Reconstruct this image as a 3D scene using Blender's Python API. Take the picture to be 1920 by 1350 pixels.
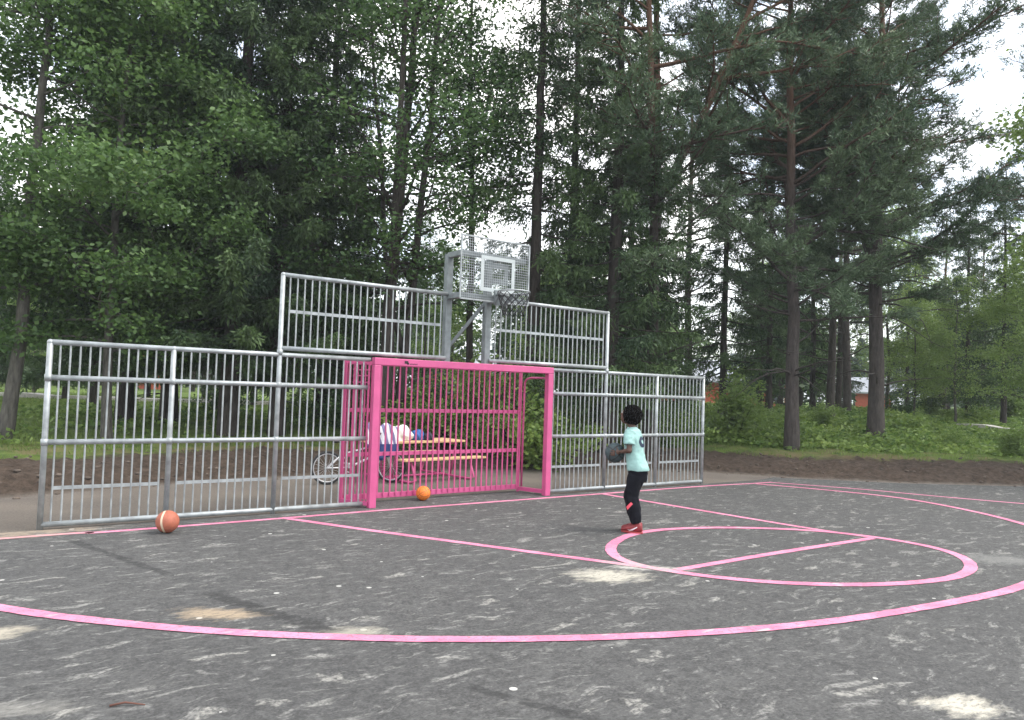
import bpy, bmesh, math, random
import numpy as np
from mathutils import Vector, Matrix
from mathutils.bvhtree import BVHTree

for o in list(bpy.data.objects):
    bpy.data.objects.remove(o, do_unlink=True)
scene = bpy.context.scene
COL = scene.collection
rad = math.radians

# ------------------------------------------------------------------ camera
F_PX, PITCH, ROLL, YAW = 1387.0, 0.04253, 0.0322, 0.6203
CAM = np.array([-5.8451, -9.2427, 1.6289])
fw = np.array([math.sin(YAW)*math.cos(PITCH), math.cos(YAW)*math.cos(PITCH), math.sin(PITCH)])
r0 = np.array([math.cos(YAW), -math.sin(YAW), 0.0]); u0 = np.cross(r0, fw)
RT = r0*math.cos(ROLL)+u0*math.sin(ROLL); UP = -r0*math.sin(ROLL)+u0*math.cos(ROLL)
cd = bpy.data.cameras.new('camera'); cam = bpy.data.objects.new('camera', cd); COL.objects.link(cam)
cam.matrix_world = Matrix(((RT[0],UP[0],-fw[0],CAM[0]),(RT[1],UP[1],-fw[1],CAM[1]),(RT[2],UP[2],-fw[2],CAM[2]),(0,0,0,1)))
cd.sensor_width = 36; cd.lens = F_PX/1920*36; cd.clip_end = 2000; cd.clip_start = 0.05
scene.camera = cam

def ray(px, py): return fw*F_PX+RT*(px-960)+UP*(675-py)
def gp(px, py, z=0.0):            # point of the plan seen at a photo position, at height z
    d = ray(px, py); t = (z-CAM[2])/d[2]; return CAM+d*t
def far(px, dist):                # plan position in the direction px at a distance
    d = ray(px, 760)/F_PX; return CAM[0]+d[0]*dist, CAM[1]+d[1]*dist

# ------------------------------------------------------------------ light
SUN_EL, SUN_AZ = rad(54), rad(128)   # azimuth from +Y towards +X
world = bpy.data.worlds.new("World"); scene.world = world; world.use_nodes = True
nt = world.node_tree; nt.nodes.clear()
wo = nt.nodes.new('ShaderNodeOutputWorld'); bg = nt.nodes.new('ShaderNodeBackground')
sky = nt.nodes.new('ShaderNodeTexSky'); sky.sky_type = 'NISHITA'; sky.sun_disc = False
sky.sun_elevation = SUN_EL; sky.sun_rotation = SUN_AZ; sky.air_density = 1.2; sky.dust_density = 1.5
tc = nt.nodes.new('ShaderNodeTexCoord'); mp = nt.nodes.new('ShaderNodeMapping'); mp.inputs['Scale'].default_value = (1, 1, 2.2)
nz = nt.nodes.new('ShaderNodeTexNoise'); nz.inputs['Scale'].default_value = 3.2; nz.inputs['Detail'].default_value = 7; nz.inputs['Roughness'].default_value = .55
cr = nt.nodes.new('ShaderNodeValToRGB'); cr.color_ramp.elements[0].position = .42; cr.color_ramp.elements[1].position = .58
cr.color_ramp.elements[0].color = (.35, .35, .35, 1)
nz2 = nt.nodes.new('ShaderNodeTexNoise'); nz2.inputs['Scale'].default_value = 5; nz2.inputs['Detail'].default_value = 5
cc = nt.nodes.new('ShaderNodeValToRGB'); cc.color_ramp.elements[0].position = .35; cc.color_ramp.elements[1].position = .62
cc.color_ramp.elements[0].color = (.64, .66, .70, 1); cc.color_ramp.elements[1].color = (1, .985, .955, 1)
sc = nt.nodes.new('ShaderNodeVectorMath'); sc.operation = 'SCALE'; sc.inputs['Scale'].default_value = 11.0
mx = nt.nodes.new('ShaderNodeMix'); mx.data_type = 'RGBA'
L = nt.links.new
L(tc.outputs['Generated'], mp.inputs[0]); L(mp.outputs[0], nz.inputs['Vector']); L(mp.outputs[0], nz2.inputs['Vector'])
L(nz.outputs['Fac'], cr.inputs[0]); L(nz2.outputs['Fac'], cc.inputs[0]); L(cc.outputs[0], sc.inputs[0])
L(cr.outputs[0], mx.inputs['Factor']); L(sky.outputs[0], mx.inputs[6]); L(sc.outputs[0], mx.inputs[7])
L(mx.outputs[2], bg.inputs['Color']); bg.inputs['Strength'].default_value = 0.12; L(bg.outputs[0], wo.inputs[0])
sl = bpy.data.lights.new('sun', 'SUN'); sl.energy = 1.4; sl.angle = rad(28); sl.color = (1, .96, .9)
sun = bpy.data.objects.new('sun', sl); COL.objects.link(sun)
sd = Vector((math.sin(SUN_AZ)*math.cos(SUN_EL), math.cos(SUN_AZ)*math.cos(SUN_EL), math.sin(SUN_EL)))
sun.rotation_euler = sd.to_track_quat('Z', 'Y').to_euler()
scene.view_settings.view_transform = 'Standard'; scene.view_settings.look = 'None'
scene.view_settings.exposure = 1.34; scene.view_settings.gamma = 1

# ------------------------------------------------------------------ helpers
def link(name, me, parent=None):
    o = bpy.data.objects.new(name, me); COL.objects.link(o)
    if parent is not None: o.parent = parent
    return o
def tag(o, label=None, cat=None, group=None, kind=None):
    if label: o['label'] = label
    if cat: o['category'] = cat
    if group: o['group'] = group
    if kind: o['kind'] = kind
    return o
def empty(name, loc, label, cat, group=None, rz=0):
    o = bpy.data.objects.new(name, None); COL.objects.link(o); o.location = loc; o.rotation_euler = (0, 0, rz)
    o.empty_display_size = .2
    return tag(o, label, cat, group)

class MB:
    """collects verts and faces; build() makes one mesh object"""
    def __init__(s): s.v = []; s.f = []; s.sm = []
    def add(s, vs, fs, smooth=True):
        b = len(s.v); s.v += [tuple(map(float, q)) for q in vs]
        for f in fs: s.f.append(tuple(i+b for i in f)); s.sm.append(smooth)
    def box(s, c, size, R=None):
        h = [q/2 for q in size]; vs = []
        for x in (-1, 1):
            for y in (-1, 1):
                for z in (-1, 1):
                    p = Vector((x*h[0], y*h[1], z*h[2]))
                    if R is not None: p = R @ p
                    vs.append(p+Vector(c))
        s.add(vs, [(0,1,3,2),(4,6,7,5),(0,4,5,1),(2,3,7,6),(0,2,6,4),(1,5,7,3)], False)
    def beam(s, a, b, w, h, up=(0, 0, 1)):
        a = Vector(a); b = Vector(b); d = (b-a); l = d.length; d.normalize(); u = Vector(up)
        if abs(d.dot(u)) > .98: u = Vector((0, 1, 0))
        x = d.cross(u).normalized(); y = x.cross(d).normalized()
        R = Matrix((x, d, y)).transposed()
        s.box((a+b)/2, (w, l, h), R)
    def tube(s, pts, r, n=10, cap=True, squash=None):
        pts = [Vector(p) for p in pts]; m = len(pts)
        rs = r if hasattr(r, '__len__') else [r]*m
        vs = []; prev = None
        for i, p in enumerate(pts):
            t = (pts[min(i+1, m-1)]-pts[max(i-1, 0)]).normalized()
            if prev is None:
                a = Vector((0, 0, 1)) if abs(t.z) < .9 else Vector((1, 0, 0))
                x = t.cross(a).normalized()
            else:
                x = (prev-t*prev.dot(t)).normalized()
            prev = x; y = t.cross(x)
            for k in range(n):
                an = 2*math.pi*k/n
                vs.append(p+(x*math.cos(an)+y*math.sin(an))*rs[i])
        fs = [(i*n+k, i*n+(k+1) % n, (i+1)*n+(k+1) % n, (i+1)*n+k) for i in range(m-1) for k in range(n)]
        if cap: fs += [tuple(range(n))[::-1], tuple((m-1)*n+k for k in range(n))]
        s.add(vs, fs)
    def rings(s, rs, n=16, cap=True):
        """rs: (centre, x axis, y axis) per ring, axes scaled to the radii"""
        vs = []
        for c, X, Y in rs:
            c = Vector(c); X = Vector(X); Y = Vector(Y)
            for k in range(n):
                a = 2*math.pi*k/n; vs.append(c+X*math.cos(a)+Y*math.sin(a))
        m = len(rs)
        fs = [(i*n+k, i*n+(k+1) % n, (i+1)*n+(k+1) % n, (i+1)*n+k) for i in range(m-1) for k in range(n)]
        if cap: fs += [tuple(range(n))[::-1], tuple((m-1)*n+k for k in range(n))]
        s.add(vs, fs)
    def ball(s, c, r, nu=16, nv=10, R=None):
        r = r if hasattr(r, '__len__') else (r, r, r); vs = []; fs = []
        for j in range(nv+1):
            th = math.pi*j/nv
            for k in range(nu):
                a = 2*math.pi*k/nu
                p = Vector((r[0]*math.sin(th)*math.cos(a), r[1]*math.sin(th)*math.sin(a), r[2]*math.cos(th)))
                if R is not None: p = R @ p
                vs.append(p+Vector(c))
        for j in range(nv):
            for k in range(nu): fs.append((j*nu+k, (j+1)*nu+k, (j+1)*nu+(k+1) % nu, j*nu+(k+1) % nu))
        s.add(vs, fs)
    def torus(s, c, R0, r, ax=(0, 0, 1), n=32, m=8):
        ax = Vector(ax).normalized(); a = Vector((0, 0, 1)) if abs(ax.z) < .9 else Vector((1, 0, 0))
        x = ax.cross(a).normalized(); y = ax.cross(x); vs = []; fs = []
        for i in range(n):
            t = 2*math.pi*i/n; d = x*math.cos(t)+y*math.sin(t)
            for k in range(m):
                q = 2*math.pi*k/m; vs.append(Vector(c)+d*(R0+r*math.cos(q))+ax*r*math.sin(q))
        for i in range(n):
            for k in range(m): fs.append((i*m+k, ((i+1) % n)*m+k, ((i+1) % n)*m+(k+1) % m, i*m+(k+1) % m))
        s.add(vs, fs)
    def build(s, name, mat, parent=None, bevel=0, merge=False):
        me = bpy.data.meshes.new(name); me.from_pydata(s.v, [], s.f)
        me.polygons.foreach_set('use_smooth', s.sm); me.materials.append(mat)
        if merge:
            bm = bmesh.new(); bm.from_mesh(me); bmesh.ops.remove_doubles(bm, verts=bm.verts, dist=1e-5)
            bmesh.ops.recalc_face_normals(bm, faces=bm.faces); bm.to_mesh(me); bm.free()
        o = link(name, me, parent)
        if bevel:
            b = o.modifiers.new('bevel', 'BEVEL'); b.width = bevel; b.segments = 2; b.limit_method = 'ANGLE'
        return o

def fuse(o, voxel=.012, smooth=4):
    """make an object's overlapping pieces one continuous surface"""
    m = o.modifiers.new('r', 'REMESH'); m.mode = 'VOXEL'; m.voxel_size = voxel; m.use_smooth_shade = True
    if smooth:
        q = o.modifiers.new('s', 'SMOOTH'); q.factor = .5; q.iterations = smooth
    dg = bpy.context.evaluated_depsgraph_get(); dg.update()
    me = bpy.data.meshes.new_from_object(o.evaluated_get(dg))
    mat = o.data.materials[0]; o.modifiers.clear(); o.data = me
    me.materials.clear(); me.materials.append(mat)
    me.polygons.foreach_set('use_smooth', [True]*len(me.polygons))
    return o

# ------------------------------------------------------------------ materials
def mat(name, col, rough=.6, metal=0.0, var=0.0, scale=20, bump=0.0, bscale=60, spec=.5):
    m = bpy.data.materials.new(name); m.use_nodes = True; t = m.node_tree; b = t.nodes['Principled BSDF']
    b.inputs['Roughness'].default_value = rough; b.inputs['Metallic'].default_value = metal
    b.inputs['Specular IOR Level'].default_value = spec
    c = (*col, 1)
    if var or bump:
        co = t.nodes.new('ShaderNodeTexCoord')
        n = t.nodes.new('ShaderNodeTexNoise'); n.inputs['Scale'].default_value = scale; n.inputs['Detail'].default_value = 6
        t.links.new(co.outputs['Object'], n.inputs['Vector'])
        r = t.nodes.new('ShaderNodeValToRGB'); r.color_ramp.elements[0].position = .3; r.color_ramp.elements[1].position = .7
        r.color_ramp.elements[0].color = tuple(max(0, q*(1-var)) for q in col)+(1,)
        r.color_ramp.elements[1].color = tuple(min(1, q*(1+var)) for q in col)+(1,)
        t.links.new(n.outputs['Fac'], r.inputs[0]); t.links.new(r.outputs[0], b.inputs['Base Color'])
        if bump:
            n2 = t.nodes.new('ShaderNodeTexNoise'); n2.inputs['Scale'].default_value = bscale; n2.inputs['Detail'].default_value = 4
            t.links.new(co.outputs['Object'], n2.inputs['Vector'])
            bp = t.nodes.new('ShaderNodeBump'); bp.inputs['Strength'].default_value = bump; bp.inputs['Distance'].default_value = .02
            t.links.new(n2.outputs['Fac'], bp.inputs['Height']); t.links.new(bp.outputs[0], b.inputs['Normal'])
    else: b.inputs['Base Color'].default_value = c
    return m

class N:
    """tiny node-math helper"""
    def __init__(s, m): s.t = m.node_tree; s.l = s.t.links.new
    def node(s, k): return s.t.nodes.new(k)
    def m(s, op, a, b=None, c=None, clamp=False):
        n = s.node('ShaderNodeMath'); n.operation = op; n.use_clamp = clamp
        for i, q in enumerate((a, b, c)):
            if q is None: continue
            if isinstance(q, (int, float)): n.inputs[i].default_value = q
            else: s.l(q, n.inputs[i])
        return n.outputs[0]
    def noise(s, vec, scale, detail=4, rough=.5, out='Fac'):
        n = s.node('ShaderNodeTexNoise'); n.inputs['Scale'].default_value = scale; n.inputs['Detail'].default_value = detail
        n.inputs['Roughness'].default_value = rough; s.l(vec, n.inputs['Vector']); return n.outputs[out]
    def map(s, vec, loc=(0,0,0), rot=(0,0,0), sca=(1,1,1), kind='POINT'):
        n = s.node('ShaderNodeMapping'); n.vector_type = kind
        n.inputs['Location'].default_value = loc; n.inputs['Rotation'].default_value = rot; n.inputs['Scale'].default_value = sca
        s.l(vec, n.inputs[0]); return n.outputs[0]
    def ramp(s, f, a, b, ca=(0,0,0,1), cb=(1,1,1,1)):
        n = s.node('ShaderNodeValToRGB'); e = n.color_ramp.elements; e[0].position = a; e[1].position = b; e[0].color = ca; e[1].color = cb
        s.l(f, n.inputs[0]); return n.outputs[0]
    def mix(s, f, a, b):
        n = s.node('ShaderNodeMix'); n.data_type = 'RGBA'
        if isinstance(f, (int, float)): n.inputs[0].default_value = f
        else: s.l(f, n.inputs[0])
        for i, q in ((6, a), (7, b)):
            if isinstance(q, tuple): n.inputs[i].default_value = q if len(q) == 4 else (*q, 1)
            else: s.l(q, n.inputs[i])
        return n.outputs[2]
    def len2(s, vec):
        n = s.node('ShaderNodeVectorMath'); n.operation = 'LENGTH'; s.l(vec, n.inputs[0]); return n.outputs['Value']
    def sep(s, vec):
        n = s.node('ShaderNodeSeparateXYZ'); s.l(vec, n.inputs[0]); return n.outputs
    def bump(s, h, strength, dist, into):
        n = s.node('ShaderNodeBump'); n.inputs['Strength'].default_value = strength; n.inputs['Distance'].default_value = dist
        s.l(h, n.inputs['Height']); s.l(n.outputs[0], into)

galv = mat('galvanised', (.33, .355, .36), .46, .35, .25, 9, .05, 90)
galv_dark = mat('galvanised_dull', (.19, .215, .22), .55, .2, .2, 10, .05, 80)
pink = mat('pink_paint', (.53, .085, .225), .45, 0, .08, 6, .03, 60)
board_band = mat('board_band', (.42, .46, .46), .55, 0, .08, 9)
chain = mat('chain', (.035, .035, .038), .5, .8, .3, 60)
black = mat('black_mark', (.02, .012, .016), .6)

# leaf materials
def leafmat(name, dark, light, trans=.3, rough=.55, yellow=None):
    m = bpy.data.materials.new(name); m.use_nodes = True; n = N(m); b = m.node_tree.nodes['Principled BSDF']
    at = n.node('ShaderNodeAttribute'); at.attribute_name = 'tint'
    oi = n.node('ShaderNodeObjectInfo')
    f = n.m('ADD', at.outputs['Fac'], n.m('MULTIPLY', n.m('SUBTRACT', oi.outputs['Random'], .5), .2), clamp=True)
    c = n.ramp(f, 0.0, 1.0, (*dark, 1), (*light, 1))
    rn = c.node
    if yellow:
        e = rn.color_ramp.elements; e[1].position = .9
        q = e.new(1.0); q.color = (*yellow, 1)
    b.inputs['Roughness'].default_value = rough; b.inputs['Specular IOR Level'].default_value = .35
    n.l(c, b.inputs['Base Color'])
    tr = n.node('ShaderNodeBsdfTranslucent'); n.l(c, tr.inputs[0])
    mx = n.node('ShaderNodeMixShader'); mx.inputs[0].default_value = trans
    n.l(b.outputs[0], mx.inputs[1]); n.l(tr.outputs[0], mx.inputs[2])
    n.l(mx.outputs[0], m.node_tree.nodes['Material Output'].inputs[0])
    return m
M_maple = leafmat('maple_leaf', (.040, .090, .028), (.140, .235, .066), .35, .5, (.22, .28, .08))
M_birch = leafmat('alder_leaf', (.032, .078, .026), (.100, .175, .052), .35, .5, (.16, .22, .07))
M_young = leafmat('young_leaf', (.12, .19, .050), (.25, .35, .10), .4, .5, (.3, .38, .10))
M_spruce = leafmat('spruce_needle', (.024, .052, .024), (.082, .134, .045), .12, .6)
M_pine = leafmat('pine_needle', (.046, .084, .048), (.140, .200, .102), .15, .6)
M_fern = leafmat('herb_leaf', (.070, .14, .030), (.28, .38, .095), .4, .5, (.36, .42, .14))
M_grass = leafmat('grass_blade', (.08, .14, .025), (.22, .30, .07), .3, .6, (.36, .36, .14))

def barkmat(name, lo, hi, z0=None, upper=None):
    m = bpy.data.materials.new(name); m.use_nodes = True; n = N(m); b = m.node_tree.nodes['Principled BSDF']
    tcn = n.node('ShaderNodeTexCoord'); v = n.map(tcn.outputs['Object'], sca=(1, 1, .22))
    f = n.noise(v, 16, 8, .65)
    c = n.ramp(f, .3, .72, (*lo, 1), (*hi, 1))
    if upper:
        z = n.sep(tcn.outputs['Object'])[2]
        k = n.m('MULTIPLY', n.m('SUBTRACT', z, z0), .35, clamp=True)
        c = n.mix(k, c, n.ramp(f, .3, .7, tuple(q*.6 for q in upper)+(1,), (*upper, 1)))
    n.l(c, b.inputs['Base Color']); b.inputs['Roughness'].default_value = .9; b.inputs['Specular IOR Level'].default_value = .2
    n.bump(f, .9, .05, b.inputs['Normal'])
    return m
B_dark = barkmat('spruce_bark', (.028, .024, .021), (.085, .073, .064))
B_pine = barkmat('pine_bark', (.040, .034, .031), (.115, .099, .090), 6.0, (.15, .088, .058))
B_pale = barkmat('maple_bark', (.045, .042, .037), (.15, .14, .12))

# ------------------------------------------------------------------ terrain
SOIL = np.array([(-60, -16), (-30, -8), (-12, -.5), (-6.62, 2.167), (-5.573, 2.647), (-3.281, 3.334), (-.834, 3.65), (1.6, 3.62),
                 (3.654, 3.158), (5.6, 2.6), (7.1, 1.45), (8.2, -.1), (9.775, -1.528), (11.877, -2.891), (14.5, -5.2), (26, -18), (50, -45)])
def soil_t(x, y):
    """distance behind the front edge of the soil bank (negative on the court side)"""
    x = np.asarray(x, float); y = np.asarray(y, float)
    best = np.full(x.shape, 1e9); sg = np.ones(x.shape)
    for a, b in zip(SOIL[:-1], SOIL[1:]):
        d = b-a; l2 = d@d
        t = np.clip(((x-a[0])*d[0]+(y-a[1])*d[1])/l2, 0, 1)
        dx = x-a[0]-t*d[0]; dy = y-a[1]-t*d[1]; q = np.hypot(dx, dy)
        s = np.sign(d[0]*(y-a[1])-d[1]*(x-a[0]))
        m = q < best; best = np.where(m, q, best); sg = np.where(m, s, sg)
    return best*sg
def wob(x, y, s=1.0):
    return (np.sin(1.7*x*s+.6)*np.cos(2.1*y*s+1.1)+.6*np.sin(3.9*x*s+2.2*y*s)+.4*np.cos(6.1*y*s-4.3*x*s+.7))/2
def height(x, y, t=None):
    x = np.asarray(x, float); y = np.asarray(y, float)
    if t is None: t = soil_t(x, y)
    z = np.interp(t, [-50, 0, .35, 1.0, 2.2, 6, 11, 20, 40, 400], [0, 0, .14, .27, .33, .62, .88, .98, 1.05, 1.1])
    k = np.clip(t/.8, 0, 1)
    return z+k*(.035*wob(x, y, 1.2)+.06*wob(x*.3, y*.3))
def hz(x, y): return float(height(np.array([x]), np.array([y]))[0])

def axis(lo, a, b, hi, fine, grow):
    r = list(np.arange(a, b, fine)); s = fine; q = r[-1]
    while q < hi: s *= grow; q += s; r.append(q)
    s = fine; q = r[0]; l = []
    while q > lo: s *= grow; q -= s; l.append(q)
    return np.array(l[::-1]+r)
gx = axis(-700, -10, 22, 900, .13, 1.09); gy = axis(-500, -6, 11, 900, .13, 1.09)
X, Y = np.meshgrid(gx, gy); T = soil_t(X, Y); Z = height(X, Y, T)
rng = np.random.default_rng(5)
soilk = np.clip(T/.3, 0, 1)*np.clip((2.6-T)/.6, 0, 1)
Z = Z+soilk*rng.normal(0, .022, X.shape)+soilk*.03*np.clip(wob(X*3, Y*3), 0, 1)
nx, ny = len(gx), len(gy)
me = bpy.data.meshes.new('ground')
co = np.stack([X, Y, Z], -1).reshape(-1, 3)
ii = (np.arange(ny-1)[:, None]*nx+np.arange(nx-1)[None]).ravel()
fa = np.stack([ii, ii+1, ii+nx+1, ii+nx], 1)
def setmesh(me, co, fa, smooth=True):
    k = fa.shape[1]
    me.vertices.add(len(co)); me.vertices.foreach_set('co', co.astype(np.float32).ravel())
    me.loops.add(fa.size); me.loops.foreach_set('vertex_index', fa.astype(np.int32).ravel())
    me.polygons.add(len(fa)); me.polygons.foreach_set('loop_start', (np.arange(len(fa))*k).astype(np.int32))
    me.update(calc_edges=True)
    me.polygons.foreach_set('use_smooth', np.full(len(fa), smooth))
setmesh(me, co, fa)
at = me.attributes.new('zone', 'FLOAT', 'POINT'); at.data.foreach_set('value', T.astype(np.float32).ravel())
m = bpy.data.materials.new('terrain'); m.use_nodes = True; n = N(m); b = m.node_tree.nodes['Principled BSDF']
tcn = n.node('ShaderNodeTexCoord'); v = tcn.outputs['Object']
zn = n.node('ShaderNodeAttribute'); zn.attribute_name = 'zone'; z = zn.outputs['Fac']
edge = n.m('MULTIPLY', n.m('SUBTRACT', n.noise(v, 1.8, 5), .5), 1.1)
zz = n.m('ADD', z, edge)
g1 = n.noise(v, 38, 6, .7); g2 = n.noise(v, .9, 4)
gravel = n.mix(n.ramp(g1, .3, .7), (.115, .098, .086), (.25, .22, .19))
gravel = n.mix(n.m('MULTIPLY', n.ramp(g2, .35, .65), .45), gravel, (.29, .25, .205))
s1 = n.noise(v, 9, 8, .7)
soil = n.mix(n.ramp(s1, .32, .68), (.040, .029, .022), (.125, .092, .070))
gr = n.noise(v, 2.2, 6, .6)
grass = n.mix(n.ramp(gr, .3, .7), (.06, .10, .022), (.17, .24, .055))
dry = n.ramp(n.noise(v, 1.1, 5), .45, .62)
grass = n.mix(n.m('MULTIPLY', dry, n.m('SUBTRACT', 1.0, n.m('MULTIPLY', n.m('SUBTRACT', z, 2.2), .5, clamp=True))), grass, (.20, .16, .085))
c = n.mix(n.m('MULTIPLY', n.m('ADD', z, .05), 6, clamp=True), gravel, soil)
c = n.mix(n.m('MULTIPLY', n.m('SUBTRACT', zz, 1.75), 3, clamp=True), c, grass)
n.l(c, b.inputs['Base Color']); b.inputs['Roughness'].default_value = .95; b.inputs['Specular IOR Level'].default_value = .2
n.bump(n.m('ADD', s1, g1), 1.0, .05, b.inputs['Normal'])
me.materials.append(m)
tag(link('ground', me), kind='structure')

# asphalt
acts = [(-14, .045), (-1.62, .045), (-1.82, .50), (1.40, .62), (1.62, .045), (7.0, .05), (7.8, .25), (8.05, -.05), (9.60, -1.50), (11.75, -2.87), (14.3, -5.2), (24, -17), (24, -34), (-14, -34)]
me = bpy.data.meshes.new('asphalt_court')
me.from_pydata([(x, y, .004) for x, y in acts], [], [tuple(range(len(acts)))[::-1]])
am = bpy.data.materials.new('asphalt'); am.use_nodes = True; n = N(am); b = am.node_tree.nodes['Principled BSDF']
tcn = n.node('ShaderNodeTexCoord'); v = tcn.outputs['Object']
fine = n.noise(v, 55, 5, .75); mid = n.noise(v, 5, 6, .6); big = n.noise(v, .6, 4)
c = n.mix(n.ramp(fine, .32, .70), (.026, .0257, .0252), (.122, .121, .118))
c = n.mix(n.m('MULTIPLY', n.ramp(mid, .42, .66), .36), c, (.128, .127, .122))
c = n.mix(n.m('MULTIPLY', n.ramp(n.noise(v, 15, 5, .7), .45, .62), .5), c, (.028, .0275, .027))
c = n.mix(n.m('MULTIPLY', n.ramp(big, .4, .65), .25), c, (.040, .040, .041))
# scuffs: elongated light flecks in a rotated frame
dn = n.node('ShaderNodeTexNoise'); dn.inputs['Scale'].default_value = 2.2; n.l(v, dn.inputs['Vector'])
wv_ = n.node('ShaderNodeVectorMath'); wv_.operation = 'MULTIPLY_ADD'; n.l(dn.outputs['Color'], wv_.inputs[0]); wv_.inputs[1].default_value = (.35, .35, 0); n.l(v, wv_.inputs[2]); vd = wv_.outputs[0]
for (rz, sx, sy, scl, lo, hi, amt, col, off) in ((rad(-34), 1.0, 3.0, 2.2, .585, .645, .8, (.27, .265, .245), 0), (rad(-20), 1.0, 3.4, 4.6, .590, .66, .7, (.26, .255, .24), 7), (rad(-75), 1.0, 2.6, 1.6, .62, .66, .8, (.33, .32, .29), 21), (rad(20), 1.0, 2.8, 3.1, .60, .66, .6, (.28, .275, .26), 33), (rad(-40), 1.0, 3.4, 9, .56, .66, .5, (.20, .195, .185), 13)):
    vv = n.map(vd, rot=(0, 0, rz), sca=(sx, sy, 1), loc=(off, off*.7, 0))
    k = n.ramp(n.noise(vv, scl, 6, .62), lo, hi)
    k = n.m('MULTIPLY', k, n.ramp(n.noise(v, 34, 4, .7), .36, .60))
    c = n.mix(n.m('MULTIPLY', k, amt), c, col)
# pale aggregate chips
vo = n.node('ShaderNodeTexVoronoi'); vo.inputs['Scale'].default_value = 3.4; n.l(v, vo.inputs['Vector'])
k = n.m('LESS_THAN', n.m('ADD', vo.outputs['Distance'], n.m('MULTIPLY', n.noise(v, 3.1, 1), .25)), .172)
c = n.mix(n.m('MULTIPLY', k, .85), c, (.48, .47, .44))
# dusty sand patches where the photograph shows them: x, y in the photo, radii in metres, colour, strength
def g2d(a, b): q = gp(a, b); return q[0], q[1]
for (px, py, rx, ry, rz, amt, col) in ((1140, 1080, .38, .24, rad(-34), .95, (.42, .395, .33)), (1215, 1066, .38, .11, rad(-38), .75, (.46, .44, .40)),
        (405, 1152, .30, .13, rad(-36), .8, (.36, .28, .19)), (1810, 1325, .22, .15, rad(-20), 1.0, (.43, .405, .34)), (-10, 1190, .22, .14, 0, .75, (.42, .38, .30)),
        (0, 995, 1.1, .45, rad(-5), .9, (.30, .24, .18)), (660, 1185, .22, .10, rad(-30), .7, (.36, .34, .28)), (1570, 1098, .2, .06, rad(-30), .5, (.38, .35, .28)),
        (30, 1330, .3, .1, rad(-30), .4, (.3, .29, .26)), (1880, 1050, .5, .25, rad(-30), .35, (.30, .30, .28))):
    x, y = g2d(px, py)
    vv = n.map(v, loc=(x, y, 0), rot=(0, 0, rz), sca=(rx, ry, 1), kind='TEXTURE')
    d = n.m('ADD', n.len2(vv), n.m('MULTIPLY', n.m('SUBTRACT', n.noise(n.map(v, rot=(0, 0, rad(34)), sca=(1, 2.5, 1)), 4.5, 6, .7), .5), 2.6))
    k = n.m('MULTIPLY', n.m('SUBTRACT', 1.15, d), 1.5, clamp=True)
    k = n.m('MULTIPLY', k, n.ramp(n.noise(n.map(v, rot=(0, 0, rad(34)), sca=(1, 2.2, 1)), 17, 5, .7), .26, .50))
    c = n.mix(n.m('MULTIPLY', k, amt), c, col)
# dark repair seams
for (a, b2, w) in (((120, 1010), (335, 1084), .045), ((380, 1110), (640, 1192), .075), ((870, 1285), (1110, 1352), .04)):
    ax, ay = g2d(*a); bx, by = g2d(*b2); l = math.hypot(bx-ax, by-ay)
    vv = n.map(v, loc=((ax+bx)/2, (ay+by)/2, 0), rot=(0, 0, math.atan2(by-ay, bx-ax)), sca=(l/2, w, 1), kind='TEXTURE')
    s = n.sep(vv); wv = n.m('MULTIPLY', n.m('SUBTRACT', n.noise(v, 5, 6, .7), .5), 4.2)
    k = n.m('MULTIPLY', n.m('SUBTRACT', 1.2, n.m('ABSOLUTE', n.m('ADD', s[1], wv))), 2, clamp=True)
    k = n.m('MULTIPLY', k, n.m('MULTIPLY', n.m('SUBTRACT', 1.0, n.m('ABSOLUTE', s[0])), 6, clamp=True))
    k = n.m('MULTIPLY', k, n.ramp(n.noise(v, 9, 3), .3, .5))
    c = n.mix(n.m('MULTIPLY', k, .62), c, (.018, .018, .018))
n.l(c, am.node_tree.nodes['Principled BSDF'].inputs['Base Color']); b = am.node_tree.nodes['Principled BSDF']
b.inputs['Roughness'].default_value = .85; b.inputs['Specular IOR Level'].default_value = .35
n.bump(fine, .6, .008, b.inputs['Normal'])
me.materials.append(am)
tag(link('asphalt_court', me), kind='structure')

# painted lines
lm = bpy.data.materials.new('pink_line'); lm.use_nodes = True; n = N(lm); b = lm.node_tree.nodes['Principled BSDF']
tcn = n.node('ShaderNodeTexCoord'); v = tcn.outputs['Object']
w1 = n.ramp(n.noise(v, 38, 6, .75), .36, .48)
w2 = n.ramp(n.noise(v, 2.3, 5, .6), .40, .60)
c = n.mix(w2, (.56, .165, .27), (.68, .24, .36))
c = n.mix(n.m('MULTIPLY', n.m('SUBTRACT', 1.0, w1), .7), c, (.14, .09, .10))
d = n.ramp(n.noise(n.map(v, sca=(1, 3, 1), rot=(0, 0, rad(30))), 5, 4), .62, .70)
c = n.mix(n.m('MULTIPLY', d, .6), c, (.55, .46, .42))
x, y = g2d(1200, 1062)
q = n.m('SUBTRACT', 1.3, n.m('ADD', n.len2(n.map(v, loc=(x, y, 0), rot=(0, 0, rad(-38)), sca=(.42, .3, 1), kind='TEXTURE')), n.m('MULTIPLY', n.m('SUBTRACT', n.noise(v, 6, 5, .7), .5), 1.8)))
c = n.mix(n.m('MULTIPLY', n.m('MULTIPLY', q, 1.4, clamp=True), n.m('MULTIPLY', n.ramp(n.noise(v, 24, 5, .7), .35, .6), .8)), c, (.42, .385, .34))
x, y = g2d(10, 1005)
q = n.m('SUBTRACT', 1.0, n.len2(n.map(v, loc=(x, y, 0), sca=(1.0, .6, 1), kind='TEXTURE')))
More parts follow.
